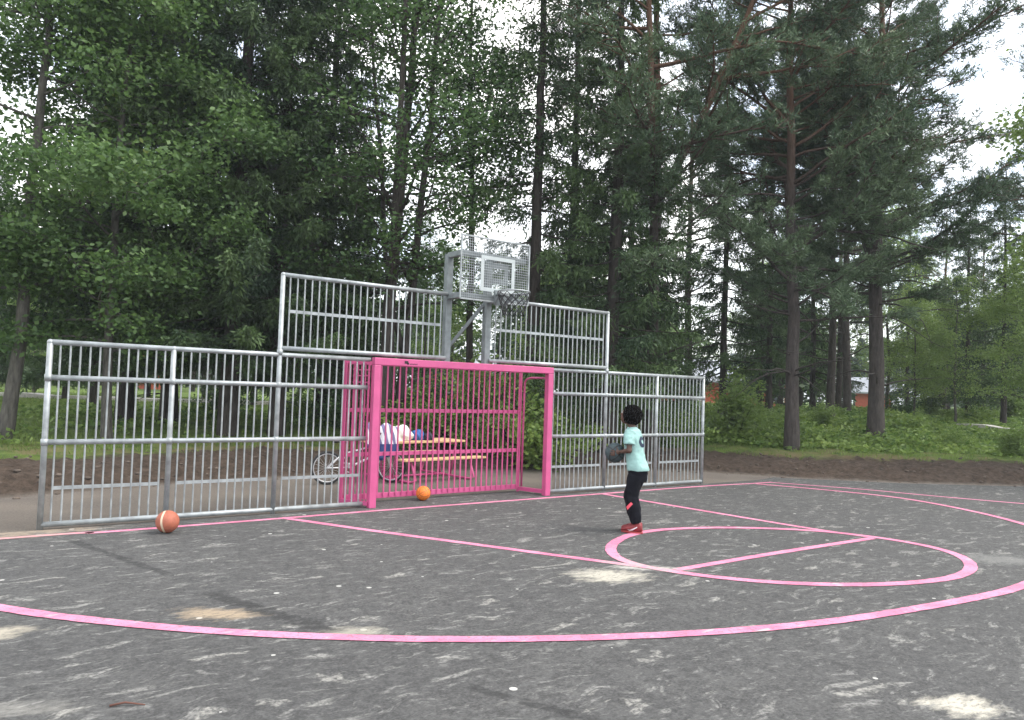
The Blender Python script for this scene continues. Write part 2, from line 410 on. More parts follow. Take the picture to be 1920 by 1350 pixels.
c = n.mix(n.m('MULTIPLY', n.m('MULTIPLY', q, 2, clamp=True), .6), c, (.40, .28, .21))
n.l(c, b.inputs['Base Color']); b.inputs['Roughness'].default_value = .7
n.bump(n.noise(v, 55, 4), .4, .006, b.inputs['Normal'])

def spline(P, step=.06, closed=False):
    P = [np.array(p[:2], float) for p in P]; out = []; m = len(P)
    for i in range(m if closed else m-1):
        if closed: a, b, c, d = P[i-1], P[i], P[(i+1) % m], P[(i+2) % m]
        else: a, b, c, d = P[max(i-1, 0)], P[i], P[i+1], P[min(i+2, m-1)]
        k = max(2, int(np.linalg.norm(c-b)/step))
        for t in np.arange(k)/k:
            out.append(.5*((2*b)+(-a+c)*t+(2*a-5*b+4*c-d)*t*t+(-a+3*b-3*c+d)*t**3))
    if not closed: out.append(P[-1])
    return np.array(out)
def line(P, w, name, z, closed=False, smooth=0, seed=1):
    Q = spline(P, closed=closed)
    for _ in range(smooth):
        R = Q.copy()
        if closed: R = (np.roll(Q, 1, 0)+2*Q+np.roll(Q, -1, 0))/4
        else: R[1:-1] = (Q[:-2]+2*Q[1:-1]+Q[2:])/4
        Q = R
    tg = (np.roll(Q, -1, 0)-np.roll(Q, 1, 0)) if closed else np.gradient(Q, axis=0)
    tg /= np.linalg.norm(tg, axis=1)[:, None]; nn = np.stack([-tg[:, 1], tg[:, 0]], 1)
    rr = np.random.default_rng(seed); j = rr.normal(0, .0022, (len(Q), 2))
    a = Q+nn*(w/2+j[:, :1]); b = Q-nn*(w/2+j[:, 1:])
    m = len(Q); vs = [(x, y, z) for x, y in a]+[(x, y, z) for x, y in b]
    fs = [(m+i, m+(i+1) % m, (i+1) % m, i) for i in range(m if closed else m-1)]
    me = bpy.data.meshes.new(name); me.from_pydata(vs, [], fs); me.materials.append(lm)
    return tag(link(name, me), kind='structure')
g = lambda *L: [gp(a, b) for a, b in L]
line([(-13.5, -.42)]+g((0, 1011), (187, 999), (516, 973.6), (684, 960), (900, 943.5), (1100, 928.5), (1313, 912.5), (1412, 907))+[gp(1448, 904.5)], .09, 'court_line_baseline', .0065, smooth=6)
line(g((1445, 905), (1612, 917.6), (1740, 929.5), (1920, 945))+[gp(2300, 975)], .09, 'court_line_sideline', .0068, smooth=6, seed=2)
line(g((528, 971.5), (703, 996.5), (900, 1023), (1160, 1058), (1266, 1072)), .10, 'court_line_key', .0074, smooth=5, seed=3)
line(g((1132, 927), (1322, 959), (1527, 993), (1640, 1009)), .10, 'court_line_key', .0074, smooth=5, seed=4)
line(g((1268, 1070), (1450, 1039), (1636, 1010)), .10, 'court_line_free_throw', .0083, seed=5)
CIRC = g((1139, 1031), (1163, 1010), (1207, 997), (1271, 992), (1339, 990), (1420, 991), (1506, 994.5), (1570, 999), (1647, 1009), (1719, 1020), (1783, 1035), (1820, 1053), (1824, 1069), (1798, 1083), (1740, 1092), (1655, 1098), (1570, 1098), (1463, 1095), (1356, 1086), (1271, 1075), (1207, 1065), (1160, 1053))
line(CIRC, .115, 'court_line_circle', .0092, closed=True, smooth=40, seed=6)
line(g((1418, 908), (1570, 921.5), (1698, 936), (1826, 960), (1920, 984))+[(5.35, -5.62), (3.85, -6.24)]+g((1920, 1099), (1826, 1123), (1676, 1150), (1527, 1171), (1313, 1189), (1100, 1198), (900, 1201), (703, 1199), (469, 1190), (281, 1176), (94, 1156), (0, 1141))+[(-6.25, -2.05), (-6.5, -.4)], .115, 'court_line_arc', .0102, smooth=20, seed=7)
# far paths
def strip(P, w, name, mt, dz):
    Q = spline(P, .5); tg = np.gradient(Q, axis=0); tg /= np.linalg.norm(tg, axis=1)[:, None]; nn = np.stack([-tg[:, 1], tg[:, 0]], 1)
    a = Q+nn*w/2; b = Q-nn*w/2; m = len(Q)
    za = np.maximum(height(a[:, 0], a[:, 1]), height(b[:, 0], b[:, 1]))+dz
    vs = [(x, y, h) for (x, y), h in zip(a, za)]+[(x, y, h) for (x, y), h in zip(b, za)]+[(x, y, h-.3) for (x, y), h in zip(b, za)]+[(x, y, h-.3) for (x, y), h in zip(a, za)]
    fs = [(k*m+i, k*m+i+1, ((k+1) % 4)*m+i+1, ((k+1) % 4)*m+i) for i in range(m-1) for k in range(4)]
    me = bpy.data.meshes.new(name); me.from_pydata(vs, [], fs); me.materials.append(mt)
    return tag(link(name, me), kind='structure')
pathm = mat('path_gravel', (.52, .49, .45), .9, 0, .15, 12, .3, 60)
strip([far(x, d) for x, d in ((-400, 24), (-100, 24), (150, 24.5), (380, 25), (620, 26), (760, 27))], .9, 'path', pathm, .10)
strip([far(x, d) for x, d in ((1772, 26.5), (1850, 25), (1960, 23.5), (2200, 21))], .45, 'path', pathm, .12)

# ------------------------------------------------------------------ fence
def fence_side(sgn, root, posts, upper_x, nbars):
    yf = .077; z_r = [.055, .93, 1.62, 2.0]
    for i, x in enumerate(posts):
        mb = MB(); top = 2.0
        if abs(x-upper_x[0]*1.0) < .01: top = 3.02
        mb.tube([(x, yf, .0), (x, yf, top)], .030, 12)
        mb.ball((x, yf, top), .033, 12, 6)
        for zz in z_r[1:3]+([2.03] if top > 2.5 else []):
            mb.tube([(x, yf, zz-.035), (x, yf, zz+.035)], .038, 12)
        mb.build('post', galv, root)
    xa, xb = posts[0], sgn*1.56
    for zz in z_r:
        mb = MB(); mb.tube([(xa, yf, zz), (xb, yf, zz)], .029, 12)
        mb.build('rail', galv, root)
    ed = list(posts)+[sgn*1.56]
    for i in range(len(ed)-1):
        a, b = sorted((ed[i], ed[i+1])); k = nbars[i]; mb = MB(); xs = [a+(b-a)*(j+1)/(k+1) for j in range(k)]
        for j, x in enumerate(xs):
            mb.tube([(x, yf, .05), (x, yf, .93)], .0102, 8, False)
            mb.tube([(x+.003, yf, .93), (x+.003, yf, 2.0)], .0102, 8, False)
        mb.beam((xs[0]-.01, yf, .44), (xs[-1]+.01, yf, .44), .008, .038)
        mb.build('bar_panel', galv, root)
    # upper screen
    a, b = upper_x
    for zz in (2.085, 3.02):
        mb = MB(); mb.tube([(a, yf, zz), (b, yf, zz)], .029, 12); mb.build('rail', galv, root)
    lo, hi = sorted(upper_x); k = nbars[-1]; mb = MB()
    xs = [lo+(hi-lo)*(j+1)/(k+1) for j in range(k)]
    for x in xs: mb.tube([(x, yf, 2.09), (x, yf, 3.02)], .0102, 8, False)
    mb.beam((xs[0]-.01, yf, 2.56), (xs[-1]+.01, yf, 2.56), .008, .04)
    mb.build('bar_panel', galv, root)
fl = empty('ball_fence', (0, 0, 0), 'galvanised bar fence with stepped upper screen to the left of the pink goal', 'fence', 'ball fences either side of the goal')
fence_side(-1, fl, [-5.27, -4.04, -2.80], (-2.80, -.385), [12, 12, 12, 24])
fr = empty('ball_fence', (0, 0, 0), 'galvanised bar fence with stepped upper screen to the right of the goal, behind the boy', 'fence', 'ball fences either side of the goal')
fence_side(1, fr, [5.30, 4.04, 2.80], (2.80, .385), [12, 12, 12, 24])

# ------------------------------------------------------------------ goal
G = empty('football_goal', (0, 0, 0), 'bright pink steel football goal with barred back set into the fence', 'goal')
H = 2.03
for x in (-1.5, 1.5):
    mb = MB(); mb.box((x, 0, H/2-.05), (.1, .1, H-.1)); mb.build('goal_post', pink, G, .008)
mb = MB(); mb.box((0, 0, H-.05), (3.1, .102, .1)); cb = mb.build('crossbar', pink, G, .008)
mb = MB()
cx = -1.02
mb.box((cx-.055, -.0525, H-.045), (.055, .004, .038)); mb.box((cx-.03, -.0525, H-.062), (.03, .004, .028))
for k in range(6): mb.box((cx+.01+k*.020, -.0525, H-.068+(.004 if k % 2 else 0)), (.012, .004, .013))
mb.build('maker_mark', black, cb)
BL = Vector((-1.76, .42, 0)); BR = Vector((1.33, .50, 0))
def lerp(a, b, t): return a+(b-a)*t
mb = MB(); nb = 31
for k in range(nb):
    p = lerp(BL, BR, (k+.5)/nb); mb.beam((p.x, p.y, .08), (p.x, p.y, 1.96), .021, .012)
mb.build('back_bars', pink, G)
for zz, hh in ((.09, .075), (.68, .055), (1.30, .055), (1.965, .055)):
    mb = MB(); mb.beam((BL.x, BL.y+.03, zz), (BR.x, BR.y+.03, zz), .04, hh); mb.build('back_rail', pink, G, .004)
# left side panel
FL = Vector((-1.55, .0, 0))
mb = MB()
for k in range(7):
    p = lerp(BL, FL, (k+.3)/7.2); mb.beam((p.x, p.y, .07), (p.x, p.y, 1.95), .018, .012)
for zz in (1.94, 1.86, 1.78, 1.69): mb.beam((BL.x+.06, BL.y-.12, zz), (FL.x-.02, FL.y+.05, zz), .014, .014)
mb.build('side_bars', pink, G)
mb = MB(); mb.beam((BL.x, BL.y, .06), (FL.x, FL.y, .06), .04, .05); mb.build('ground_rail', pink, G)
mb = MB(); mb.beam((BR.x, BR.y+.03, .06), (1.5, .04, .06), .04, .06); mb.build('ground_rail', pink, G)
# right side tubes
mb = MB(); P = [(1.5, .02, 1.86), (1.40, .34, 1.86), (1.375, .42, 1.84), (1.36, .455, 1.79), (1.355, .46, 1.6), (1.35, .46, .1)]
mb.tube(P, .017, 8); mb.build('corner_tube', pink, G)
for p in (BL, BR):
    mb = MB(); mb.box((p.x, p.y+.03, 1.0), (.035, .035, 1.98)); mb.build('back_post', pink, G)

# ------------------------------------------------------------------ basketball hoop
K = empty('basketball_hoop', (0, 0.08, 0), 'grey steel mesh basketball backboard and hoop on twin posts above the pink goal', 'basketball hoop')
def kb(name, mt, fn, par=None, bev=.003):
    mb = MB(); fn(mb); o = mb.build(name, mt, par or K, bev); 
    o.location = (0, -.08, 0) if par is None else (0, 0, 0); return o
yb = -.30; c0 = .20; bw = 1.2; z0, z1 = 2.93, 3.84
for x, yy, top in ((-.34, .10, 3.62), (.36, .10, 3.62)):
    kb('support_post', galv_dark, lambda mb: mb.box((x, yy+.04, (top+1.96)/2), (.1, .1, top-1.96)), bev=.006)
for x in (-.34, .36):
    for zz in (3.60, 2.99):
        kb('support_arm', galv_dark, lambda mb: mb.beam((x, .12, zz), (x+.02, yb+.07, zz), .08, .08), bev=.005)
for zz in (3.60, 2.99):
    kb('cross_beam', galv_dark, lambda mb: mb.beam((-.37, yb+.06, zz), (c0+bw/2-.02, yb+.06, zz), .05, .075), bev=.004)
def grid(mb):
    xl, xr = c0-bw/2, c0+bw/2
    k = 24
    for i in range(k+1):
        zz = z0+(z1-z0)*i/k; mb.beam((xl, yb, zz), (xr, yb, zz), .004, .006)
    k = 34
    for i in range(k+1):
        xx = xl+(xr-xl)*i/k; mb.beam((xx, yb-.004, z0), (xx, yb-.004, z1), .0045, .004)
kb('mesh_board', galv, grid, bev=0)
def bf(mb):
    xl, xr = c0-bw/2, c0+bw/2
    for a, b2 in (((xl, z0), (xl, z1)), ((xr, z0), (xr, z1)), ((xl, z0), (xr, z0)), ((xl, z1), (xr, z1))):
        mb.beam((a[0], yb-.002, a[1]), (b2[0], yb-.002, b2[1]), .022, .022)
kb('board_frame', galv, bf, bev=.002)
def rect(mb, cx, cz, w, h, t, y):
    mb.box((cx-w/2+t/2, y, cz), (t, .008, h)); mb.box((cx+w/2-t/2, y, cz), (t, .008, h))
    mb.box((cx, y, cz+h/2-t/2), (w-2*t, .008, t)); mb.box((cx, y, cz-h/2+t/2), (w-2*t, .008, t))
kb('target_frame', board_band, lambda mb: rect(mb, c0+.03, 3.33, .60, .52, .055, yb-.014), bev=0)
kb('target_plate', galv_dark, lambda mb: rect(mb, c0+.05, 3.35, .38, .30, .07, yb+.02), bev=0)
RC = Vector((c0+.06, -.69, 3.05)); RR = .225
rim = MB(); rim.torus(RC, RR, .012, n=36)
ro = rim.build('rim', galv, K); ro.location = (0, -.08, 0)
def br(mb):
    mb.box((RC.x, yb-.03, 2.99), (.18, .03, .22)); mb.box((RC.x, yb-.075, 3.035), (.16, .1, .02))
    for s in (-1, 1): mb.beam((RC.x+s*.09, yb-.04, 2.90), (RC.x+s*.13, RC.y+.17, 3.035), .014, .05)
kb('rim_bracket', galv_dark, br)
nm = MB(); ns = 12
for k in range(ns):
    for d in (1, -1):
        P = []
        for j in range(7):
            t = j/6; a = 2*math.pi*(k+d*j*.5)/ns; r_ = RR*(1-.42*t)+.01; P.append((RC.x+r_*math.cos(a), RC.y+r_*math.sin(a), RC.z-.02-.32*t))
        nm.tube(P, .005, 5, False)
no = nm.build('chain_net', chain, K); no.location = (0, -.08, 0)
kb('brace', galv_dark, lambda mb: mb.beam((.30, .16, 2.93), (-.25, .60, 2.02), .05, .05))

# ------------------------------------------------------------------ balls
def ballmat(name, col, seam, rot=(0, 0, 0), band=.0, arcs=False):
    m = mat(name, col, .6, 0, .15, 30, .25, 260)
    n = N(m); b = m.node_tree.nodes['Principled BSDF']; src = b.inputs['Base Color'].links[0].from_socket
    tcn = n.node('ShaderNodeTexCoord'); v = n.map(tcn.outputs['Object'], rot=rot); s = n.sep(v)
    r = .12; w = .0035/r+band
    nx_ = n.m('DIVIDE', s[0], r); ny_ = n.m('DIVIDE', s[1], r); nz_ = n.m('DIVIDE', s[2], r)
    a = n.m('LESS_THAN', n.m('ABSOLUTE', nx_), w); a = n.m('MAXIMUM', a, n.m('LESS_THAN', n.m('ABSOLUTE', nz_), w))
    cu = n.m('SUBTRACT', n.m('ABSOLUTE', ny_), n.m('ADD', .42, n.m('MULTIPLY', n.m('MULTIPLY', nz_, nz_), .5)))
    a = n.m('MAXIMUM', a, n.m('LESS_THAN', n.m('ABSOLUTE', cu), w*1.2))
    if arcs: a = n.m('LESS_THAN', n.m('ABSOLUTE', n.m('ADD', nx_, n.m('SUBTRACT', .55, n.m('MULTIPLY', n.m('MULTIPLY', nz_, nz_), .35)))), w*1.1)
    n.l(n.mix(a, src, seam), b.inputs['Base Color']); return m
def ball(loc, r, m, label, group='basketballs on the court'):
    mb = MB(); mb.ball((0, 0, 0), .12, 40, 24); o = mb.build('basketball', m); o.location = loc; s = r/.12; o.scale = (s, s, s)
    return tag(o, label, 'basketball', group)
p = gp(314, 1001); ball((p[0], p[1]+.03, .125), .118, ballmat('ball_brown', (.36, .105, .06), (.62, .50, .36), (rad(10), 0, rad(8)), .045, True), 'brown and cream basketball on the ground in front of the left fence')
p = gp(793, 939); ball((p[0], p[1], .110), .105, ballmat('ball_orange', (.78, .20, .025), (.32, .08, .02), (rad(30), rad(20), 0)), 'plain orange basketball on the ground in the mouth of the pink goal')
FACE = Vector((-.46, .888, 0)).normalized(); RIGHT = Vector((FACE.y, -FACE.x, 0))
p = gp(1187, 998); BOY = Vector((p[0], p[1], .004))
def bl(x, y, z): return BOY+RIGHT*x+FACE*y+Vector((0, 0, z))
HB = bl(-.02, .245, .925)
gm = mat('ball_grey', (.085, .125, .135), .55, 0, .3, 12, .2, 260)
hb = ball(HB, .120, ballmat('ball_grey_green', (.040, .062, .068), (.015, .015, .015), (rad(15), rad(50), rad(30)), .03), 'dark grey green basketball held in both hands by the boy')

tw = MB(); a_ = gp(205, 1328); b_ = gp(272, 1325); tw.tube([(a_[0], a_[1], .012), (a_[0]*.55+b_[0]*.45, a_[1]*.55+b_[1]*.45+.015, .02), (b_[0], b_[1], .010)], [.006, .005, .003], 6)
tag(tw.build('twig', mat('twig_bark', (.12, .05, .035), .8)), 'thin reddish brown twig lying on the asphalt near the bottom left', 'twig')

# ------------------------------------------------------------------ the boy
skin = mat('skin', (.085, .042, .028), .5, 0, .1, 12)
shirtm = mat('shirt', (.27, .45, .42), .85, 0, .10, 9, .7, 16)
trm = mat('trousers', (.006, .0065, .010), .9, 0, .3, 8, .3, 22, .15)
hairm = mat('hair', (.005, .0045, .0045), .95, 0, .4, 40, 1.0, 55, .1)
shoem = mat('shoe_red', (.20, .014, .018), .5, 0, .25, 20)
whitem = mat('white_rubber', (.75, .75, .75), .5)
redm = mat('coral_patch', (.80, .10, .14), .6)
navym = mat('navy_print', (.015, .03, .06), .7)
# everything below is in the boy's own frame: +Y forward, +X his right
def ring(c, rx, ry, tilt=0):
    return (c, (rx, 0, 0), (0, ry*math.cos(tilt), ry*math.sin(tilt)))
body = MB()
# neck, head, torso core
body.rings([ring((0, -.03, .70), .075, .055), ring((0, -.01, .80), .105, .08), ring((0, .01, .95), .10, .075), ring((0, .03, 1.08), .105, .07), ring((0, .035, 1.17), .105, .055), ring((0, .04, 1.215), .075, .06), ring((0, .045, 1.25), .045, .048), ring((0, .055, 1.31), .042, .046)])
HC = Vector((0, .085, 1.378)); TR = Matrix.Rotation(rad(18), 3, 'X')
body.ball(HC, (.073, .092, .105), 24, 16, TR)
body.ball(HC+TR @ Vector((0, .025, -.055)), (.052, .062, .055), 18, 12, TR)
body.ball(HC+TR @ Vector((0, .095, -.012)), (.014, .018, .018), 10, 8, TR)      # nose
body.ball(HC+TR @ Vector((0, .086, -.050)), (.024, .012, .010), 10, 6, TR)      # lips
body.ball(HC+TR @ Vector((0, .080, .030)), (.045, .014, .012), 12, 6, TR)       # brow
for s in (-1, 1): body.ball(HC+TR @ Vector((s*.076, .0, -.005)), (.010, .018, .028), 10, 8, TR)
# arms: shoulder, elbow, wrist
for s in (-1, 1):
    sh = Vector((s*.118, .032, 1.165)); el = Vector((s*.175, .015, .975)); wr = Vector((s*.118, .155, .945))
    body.tube([sh, lerp(sh, el, .5), el], [.034, .034, .030], 12)
    body.ball(el, .031, 12, 8)
    body.tube([el, lerp(el, wr, .4), wr], [.031, .028, .019], 12)
    hand = wr+Vector((-s*.008, .045, -.006))
    body.ball(lerp(wr, hand, .6), (.015, .040, .032), 12, 8)
    # five fingers wrap the ball from its side
    for k, (ln, hz_) in enumerate(((.036, .030), (.046, .012), (.050, -.006), (.046, -.022), (.036, -.036))):
        base = hand+Vector((0, .005 if k else -.02, hz_*.75)); bc = Vector((-.02, .245, .925)); pts = []
        d = Vector((0, 1, hz_*6)) if k else Vector((0, .45, 1))
        for j in range(4):
            q = base+d.normalized()*(ln*1.25*j/3); v = q-bc; 
            q = bc+v.normalized()*(.120+.007); pts.append(q if j else base)
        body.tube(pts, [.0085, .0082, .0076, .006], 8)
# legs and feet inside the clothes
LEG = {-1: [(-.062, -.035, .70), (-.066, .018, .42), (-.062, -.055, .13), (-.062, -.045, .07)], 1: [(.062, -.03, .70), (.075, .06, .42), (.085, -.01, .13), (.085, .0, .07)]}
for s in (-1, 1):
    h, k, a, f = [Vector(q) for q in LEG[s]]
    body.tube([h, lerp(h, k, .5), k, lerp(k, a, .35), a, f], [.050, .050, .044, .040, .028, .030], 14)
    body.tube([f+Vector((0, -.03, -.02)), f+Vector((0, .05, -.035)), f+Vector((0, .13, -.045))], [.028, .030, .02], 10)
person = body.build('person', skin); fuse(person, .0065, 3)
person.location = BOY; person.rotation_euler = (0, 0, math.atan2(-FACE.x, FACE.y))
tag(person, 'boy in mint shirt and black trousers standing on the court about to shoot', 'boy')
# eyes
for s in (-1, 1):
    e = MB(); e.ball(HC+TR @ Vector((s*.028, .083, .012)), (.011, .009, .009), 12, 8); e.build('eye', mat('eye_white', (.6, .58, .55), .3), person)
# hair
hr = MB(); rr = random.Random(4)
hr.ball(HC+TR @ Vector((0, -.034, .022)), (.110, .116, .118), 22, 14, TR)
for k in range(900):
    u = rr.uniform(-.85, 1); a = rr.uniform(0, 6.283); q = math.sqrt(max(0, 1-u*u))
    d = Vector((q*math.cos(a), q*math.sin(a), u))
    if d.y > .5 and d.z < .30: continue
    hr.ball(HC+TR @ (Vector((0, -.034, .022))+Vector((d.x*.111, d.y*.116, d.z*.119))), rr.uniform(.006, .013), 6, 5)
hr.build('hair', hairm, person)
# shirt
sm = MB()
sm.rings([ring((0, -.046, .735), .158, .132), ring((0, -.042, .77), .157, .131), ring((0, -.015, .86), .143, .116), ring((0, .005, .96), .135, .104), ring((0, .02, 1.07), .156, .112), ring((0, .03, 1.15), .170, .104), ring((0, .036, 1.205), .150, .084), ring((0, .042, 1.235), .066, .060), ring((0, .046, 1.25), .057, .055)], 28)
for s in (-1, 1):
    sh = Vector((s*.125, .033, 1.18)); el = Vector((s*.178, .018, .975)); e2 = lerp(sh, el, .68)
    sm.tube([sh+Vector((-s*.03, 0, .005)), lerp(sh, el, .3), e2], [.064, .065, .068], 16)
so = sm.build('t_shirt', shirtm, person); fuse(so, .008, 3)
tex = bpy.data.textures.new('fold', 'CLOUDS'); tex.noise_scale = .10
dm = so.modifiers.new('fold', 'DISPLACE'); dm.texture = tex; dm.strength = .024; dm.mid_level = .5; dm.texture_coords = 'LOCAL'
# number on the back
bpy.context.view_layer.update()
dg = bpy.context.evaluated_depsgraph_get()
tcu = bpy.data.curves.new('num', 'FONT'); tcu.body = '9'; tcu.size = .30; tcu.align_x = 'CENTER'; tcu.resolution_u = 6; tcu.offset = .006
to = bpy.data.objects.new('numtmp', tcu); COL.objects.link(to)
bpy.context.view_layer.update(); dg = bpy.context.evaluated_depsgraph_get()
tm = bpy.data.meshes.new_from_object(to.evaluated_get(dg)); bpy.data.objects.remove(to, do_unlink=True)
bm = bmesh.new(); bm.from_mesh(tm); bmesh.ops.triangulate(bm, faces=bm.faces)
for _ in range(3): bmesh.ops.subdivide_edges(bm, edges=[e for e in bm.edges if e.calc_length() > .015], cuts=1); bmesh.ops.triangulate(bm, faces=bm.faces)
tree = BVHTree.FromObject(so, dg)
mnx = min(v.co.x for v in bm.verts); mxx = max(v.co.x for v in bm.verts)
for v in bm.verts:
    x = v.co.x-(mnx+mxx)/2; zz = v.co.y+.93
    hit = tree.ray_cast(Vector((x*1.0-.015, -.5, zz)), Vector((0, 1, 0)))
    v.co = (x*1.0-.015, (hit[0].y if hit[0] else -.1)-.003, zz)
bm.to_mesh(tm); bm.free(); tm.materials.clear(); tm.materials.append(navym)
link('shirt_number', tm, so)
# trousers
tr = MB()
tr.rings([ring((0, -.04, .60), .125, .100), ring((0, -.042, .70), .142, .115), ring((0, -.04, .78), .14, .11)], 22)
for s in (-1, 1):
    h, k, a, f = [Vector(q) for q in LEG[s]]
    tr.tube([h+Vector((0, 0, -.02)), lerp(h, k, .45), lerp(h, k, .8), k, lerp(k, a, .4), lerp(k, a, .8), a+Vector((0, 0, -.015))], [.090, .090, .086, .084, .084, .074, .058], 18)
to_ = tr.build('trousers', trm, person); fuse(to_, .008, 2)
dm = to_.modifiers.new('fold', 'DISPLACE'); dm.texture = tex; dm.strength = .026; dm.mid_level = .5; dm.texture_coords = 'LOCAL'
# coral patch on the left shin (the side seen)
bpy.context.view_layer.update(); dg = bpy.context.evaluated_depsgraph_get(); tree = BVHTree.FromObject(to_, dg)
def patch(tree, pts, n_, name, mt, par, off=.003, frm=-.5):
    """quad patch wrapped on a surface, seen from -X; pts are (y, z) corners"""
    a, b2, c_, d = pts; vs = []
    for i in range(n_+1):
        for j in range(n_+1):
            u, w = i/n_, j/n_
            y = (1-u)*((1-w)*a[0]+w*d[0])+u*((1-w)*b2[0]+w*c_[0]); z_ = (1-u)*((1-w)*a[1]+w*d[1])+u*((1-w)*b2[1]+w*c_[1])
            hit = tree.ray_cast(Vector((frm, y, z_)), Vector((1, 0, 0)))
            vs.append(((hit[0].x if hit[0] else -.09)-off, y, z_))
    fs = [(i*(n_+1)+j, i*(n_+1)+j+1, (i+1)*(n_+1)+j+1, (i+1)*(n_+1)+j) for i in range(n_) for j in range(n_)]
    mb = MB(); mb.add(vs, fs); return mb.build(name, mt, par)
patch(tree, ((.030, .275), (.052, .305), (-.012, .372), (-.034, .350)), 6, 'shin_patch', redm, to_)
# shoes
for s in (-1, 1):
    f = Vector(LEG[s][3]); fx, fy = f.x, f.y
    sh = MB()
    def sec(y, w, h, zc): return ((fx, fy+y, zc), (w, 0, 0), (0, 0, h))
    sh.rings([sec(-.085, .012, .02, .055), sec(-.078, .032, .045, .06), sec(-.04, .038, .055, .07), sec(.0, .038, .052, .068), sec(.05, .040, .040, .055), sec(.11, .043, .028, .043), sec(.155, .036, .020, .034), sec(.175, .014, .010, .028)], 18)
    sh.tube([(fx, fy-.02, .06), (fx, fy-.025, .128)], [.036, .036], 14)
    so_ = sh.build('shoe', shoem, person); fuse(so_, .006, 2)
    sl_ = MB(); sl_.rings([((fx, fy+.04, .0), (.044, 0, 0), (0, .135, 0)), ((fx, fy+.04, .02), (.043, 0, 0), (0, .132, 0))], 24)
    sl_.build('sole', mat('sole', (.30, .03, .03), .6), so_)
    bpy.context.view_layer.update(); tree = BVHTree.FromObject(so_, bpy.context.evaluated_depsgraph_get())
    sw = MB(); up_ = [(.085, .045), (.06, .038), (.02, .055), (-.03, .082), (-.075, .103)]; lo_ = [(.085, .045), (.065, .022), (.02, .036), (-.03, .070), (-.075, .103)]
    vs = []
    for q in up_+lo_:
        hit = tree.ray_cast(Vector((fx-.3, fy+q[0], q[1])), Vector((1, 0, 0))); vs.append(((hit[0].x if hit[0] else fx-.038)-.003, fy+q[0], q[1]))
    m_ = len(up_); sw.add(vs, [(i, i+1, m_+i+1, m_+i) for i in range(m_-1)]); sw.build('side_stripe', whitem, so_)
    sk = MB(); sk.tube([(fx, fy-.025, .10), (fx, fy-.028, .150)], .031, 14); sk.build('sock', mat('sock', (.55, .5, .5), .9), person)

# ------------------------------------------------------------------ bicycle
BK = Vector(gp(613, 909)); FK = Vector(gp(733, 905)); BK.z = FK.z = 0
bd = (FK-BK); wb = bd.length; bd.normalize(); bang = math.atan2(bd.y, bd.x)
bike = empty('bicycle', BK, "white child's bicycle standing behind the barred goal, front wheel turned", 'bicycle', rz=bang)
bike.rotation_euler = (rad(-5), 0, bang)
bw_ = mat('bike_white', (.75, .75, .76), .35, 0, .05, 8); tyre = mat('tyre', (.02, .02, .02), .8); rimm = mat('rim_silver', (.55, .55, .56), .3, .7); blk = mat('black_plastic', (.02, .02, .022), .5)
WR = .275
def wheel(c, ang):
    ax = Vector((-math.sin(ang), math.cos(ang), 0)); w = MB(); w.torus(c, WR-.02, .021, ax, 36, 8)
    wo_ = w.build('wheel', tyre, bike)
    r_ = MB(); r_.torus(c, WR-.045, .011, ax, 36, 6); r_.build('rim', rimm, wo_)
    s_ = MB(); c = Vector(c); fx_ = Vector((math.cos(ang), math.sin(ang), 0))
    for k in range(20):
        a = 2*math.pi*k/20; s_.tube([c+ax*(.02 if k % 2 else -.02), c+(fx_*math.cos(a)+Vector((0, 0, 1))*math.sin(a))*(WR-.045)], .0018, 4, False)
    s_.tube([c-ax*.045, c+ax*.045], .018, 10); s_.build('spokes', rimm, wo_)
wheel((0, 0, WR), 0); wheel((wb, 0, WR), rad(-42))
fr_ = MB(); R0 = (0, 0, WR); BB = (.36, 0, .27); ST = (.24, 0, .58); HT = (wb-.19, 0, .66); HB_ = (wb-.15, 0, .54)
fr_.tube([BB, ST], .016); fr_.tube([BB, HB_], .019); fr_.tube([(.27, 0, .50), HT], .015); fr_.tube([HT, HB_], .02)
for s in (-1, 1): fr_.tube([(0, s*.05, WR), (.30, s*.03, .275)], .009); fr_.tube([(0, s*.05, WR), (.26, s*.015, .52)], .008)
fr_.build('frame', bw_, bike)
fk = MB()
for s in (-1, 1): fk.tube([(wb, s*.05, WR), (wb-.06, s*.045, .45), (wb-.13, s*.03, .56)], .011)
fk.tube([(wb-.15, -.05, .565), (wb-.15, .05, .565)], .014); fk.build('fork', bw_, bike)
hbm = MB(); hbm.tube([(wb-.19, 0, .66), (wb-.22, 0, .78)], .012); hbm.tube([(wb-.36, -.27, .84), (wb-.26, -.20, .84), (wb-.22, 0, .79), (wb-.26, .20, .84), (wb-.36, .27, .84)], .011)
hbm.build('handlebar', blk, bike)
sd_ = MB(); sd_.tube([ST, (.21, 0, .68)], .012); sd_.rings([((.09, 0, .70), (0, .07, 0), (0, 0, .022)), ((.17, 0, .71), (0, .075, 0), (0, 0, .025)), ((.26, 0, .705), (0, .03, 0), (0, 0, .02)), ((.35, 0, .70), (0, .014, 0), (0, 0, .012))], 14); sd_.build('saddle', blk, bike)
ck = MB(); ck.torus((.36, -.05, .27), .075, .006, (0, 1, 0), 24, 6); ck.tube([(.36, -.06, .27), (.44, -.07, .16)], .009); ck.tube([(.36, .06, .27), (.28, .07, .38)], .009)
ck.tube([(.36, -.07, .27), (.36, .08, .27)], .014); ck.tube([(.36, -.05, .27), (.36, -.051, .345)], .006); ck.build('crank', rimm, bike)
for c_ in ((.44, -.11, .16), (.28, .11, .38)): q_ = MB(); q_.box(c_, (.07, .07, .02)); q_.build('pedal', blk, bike)

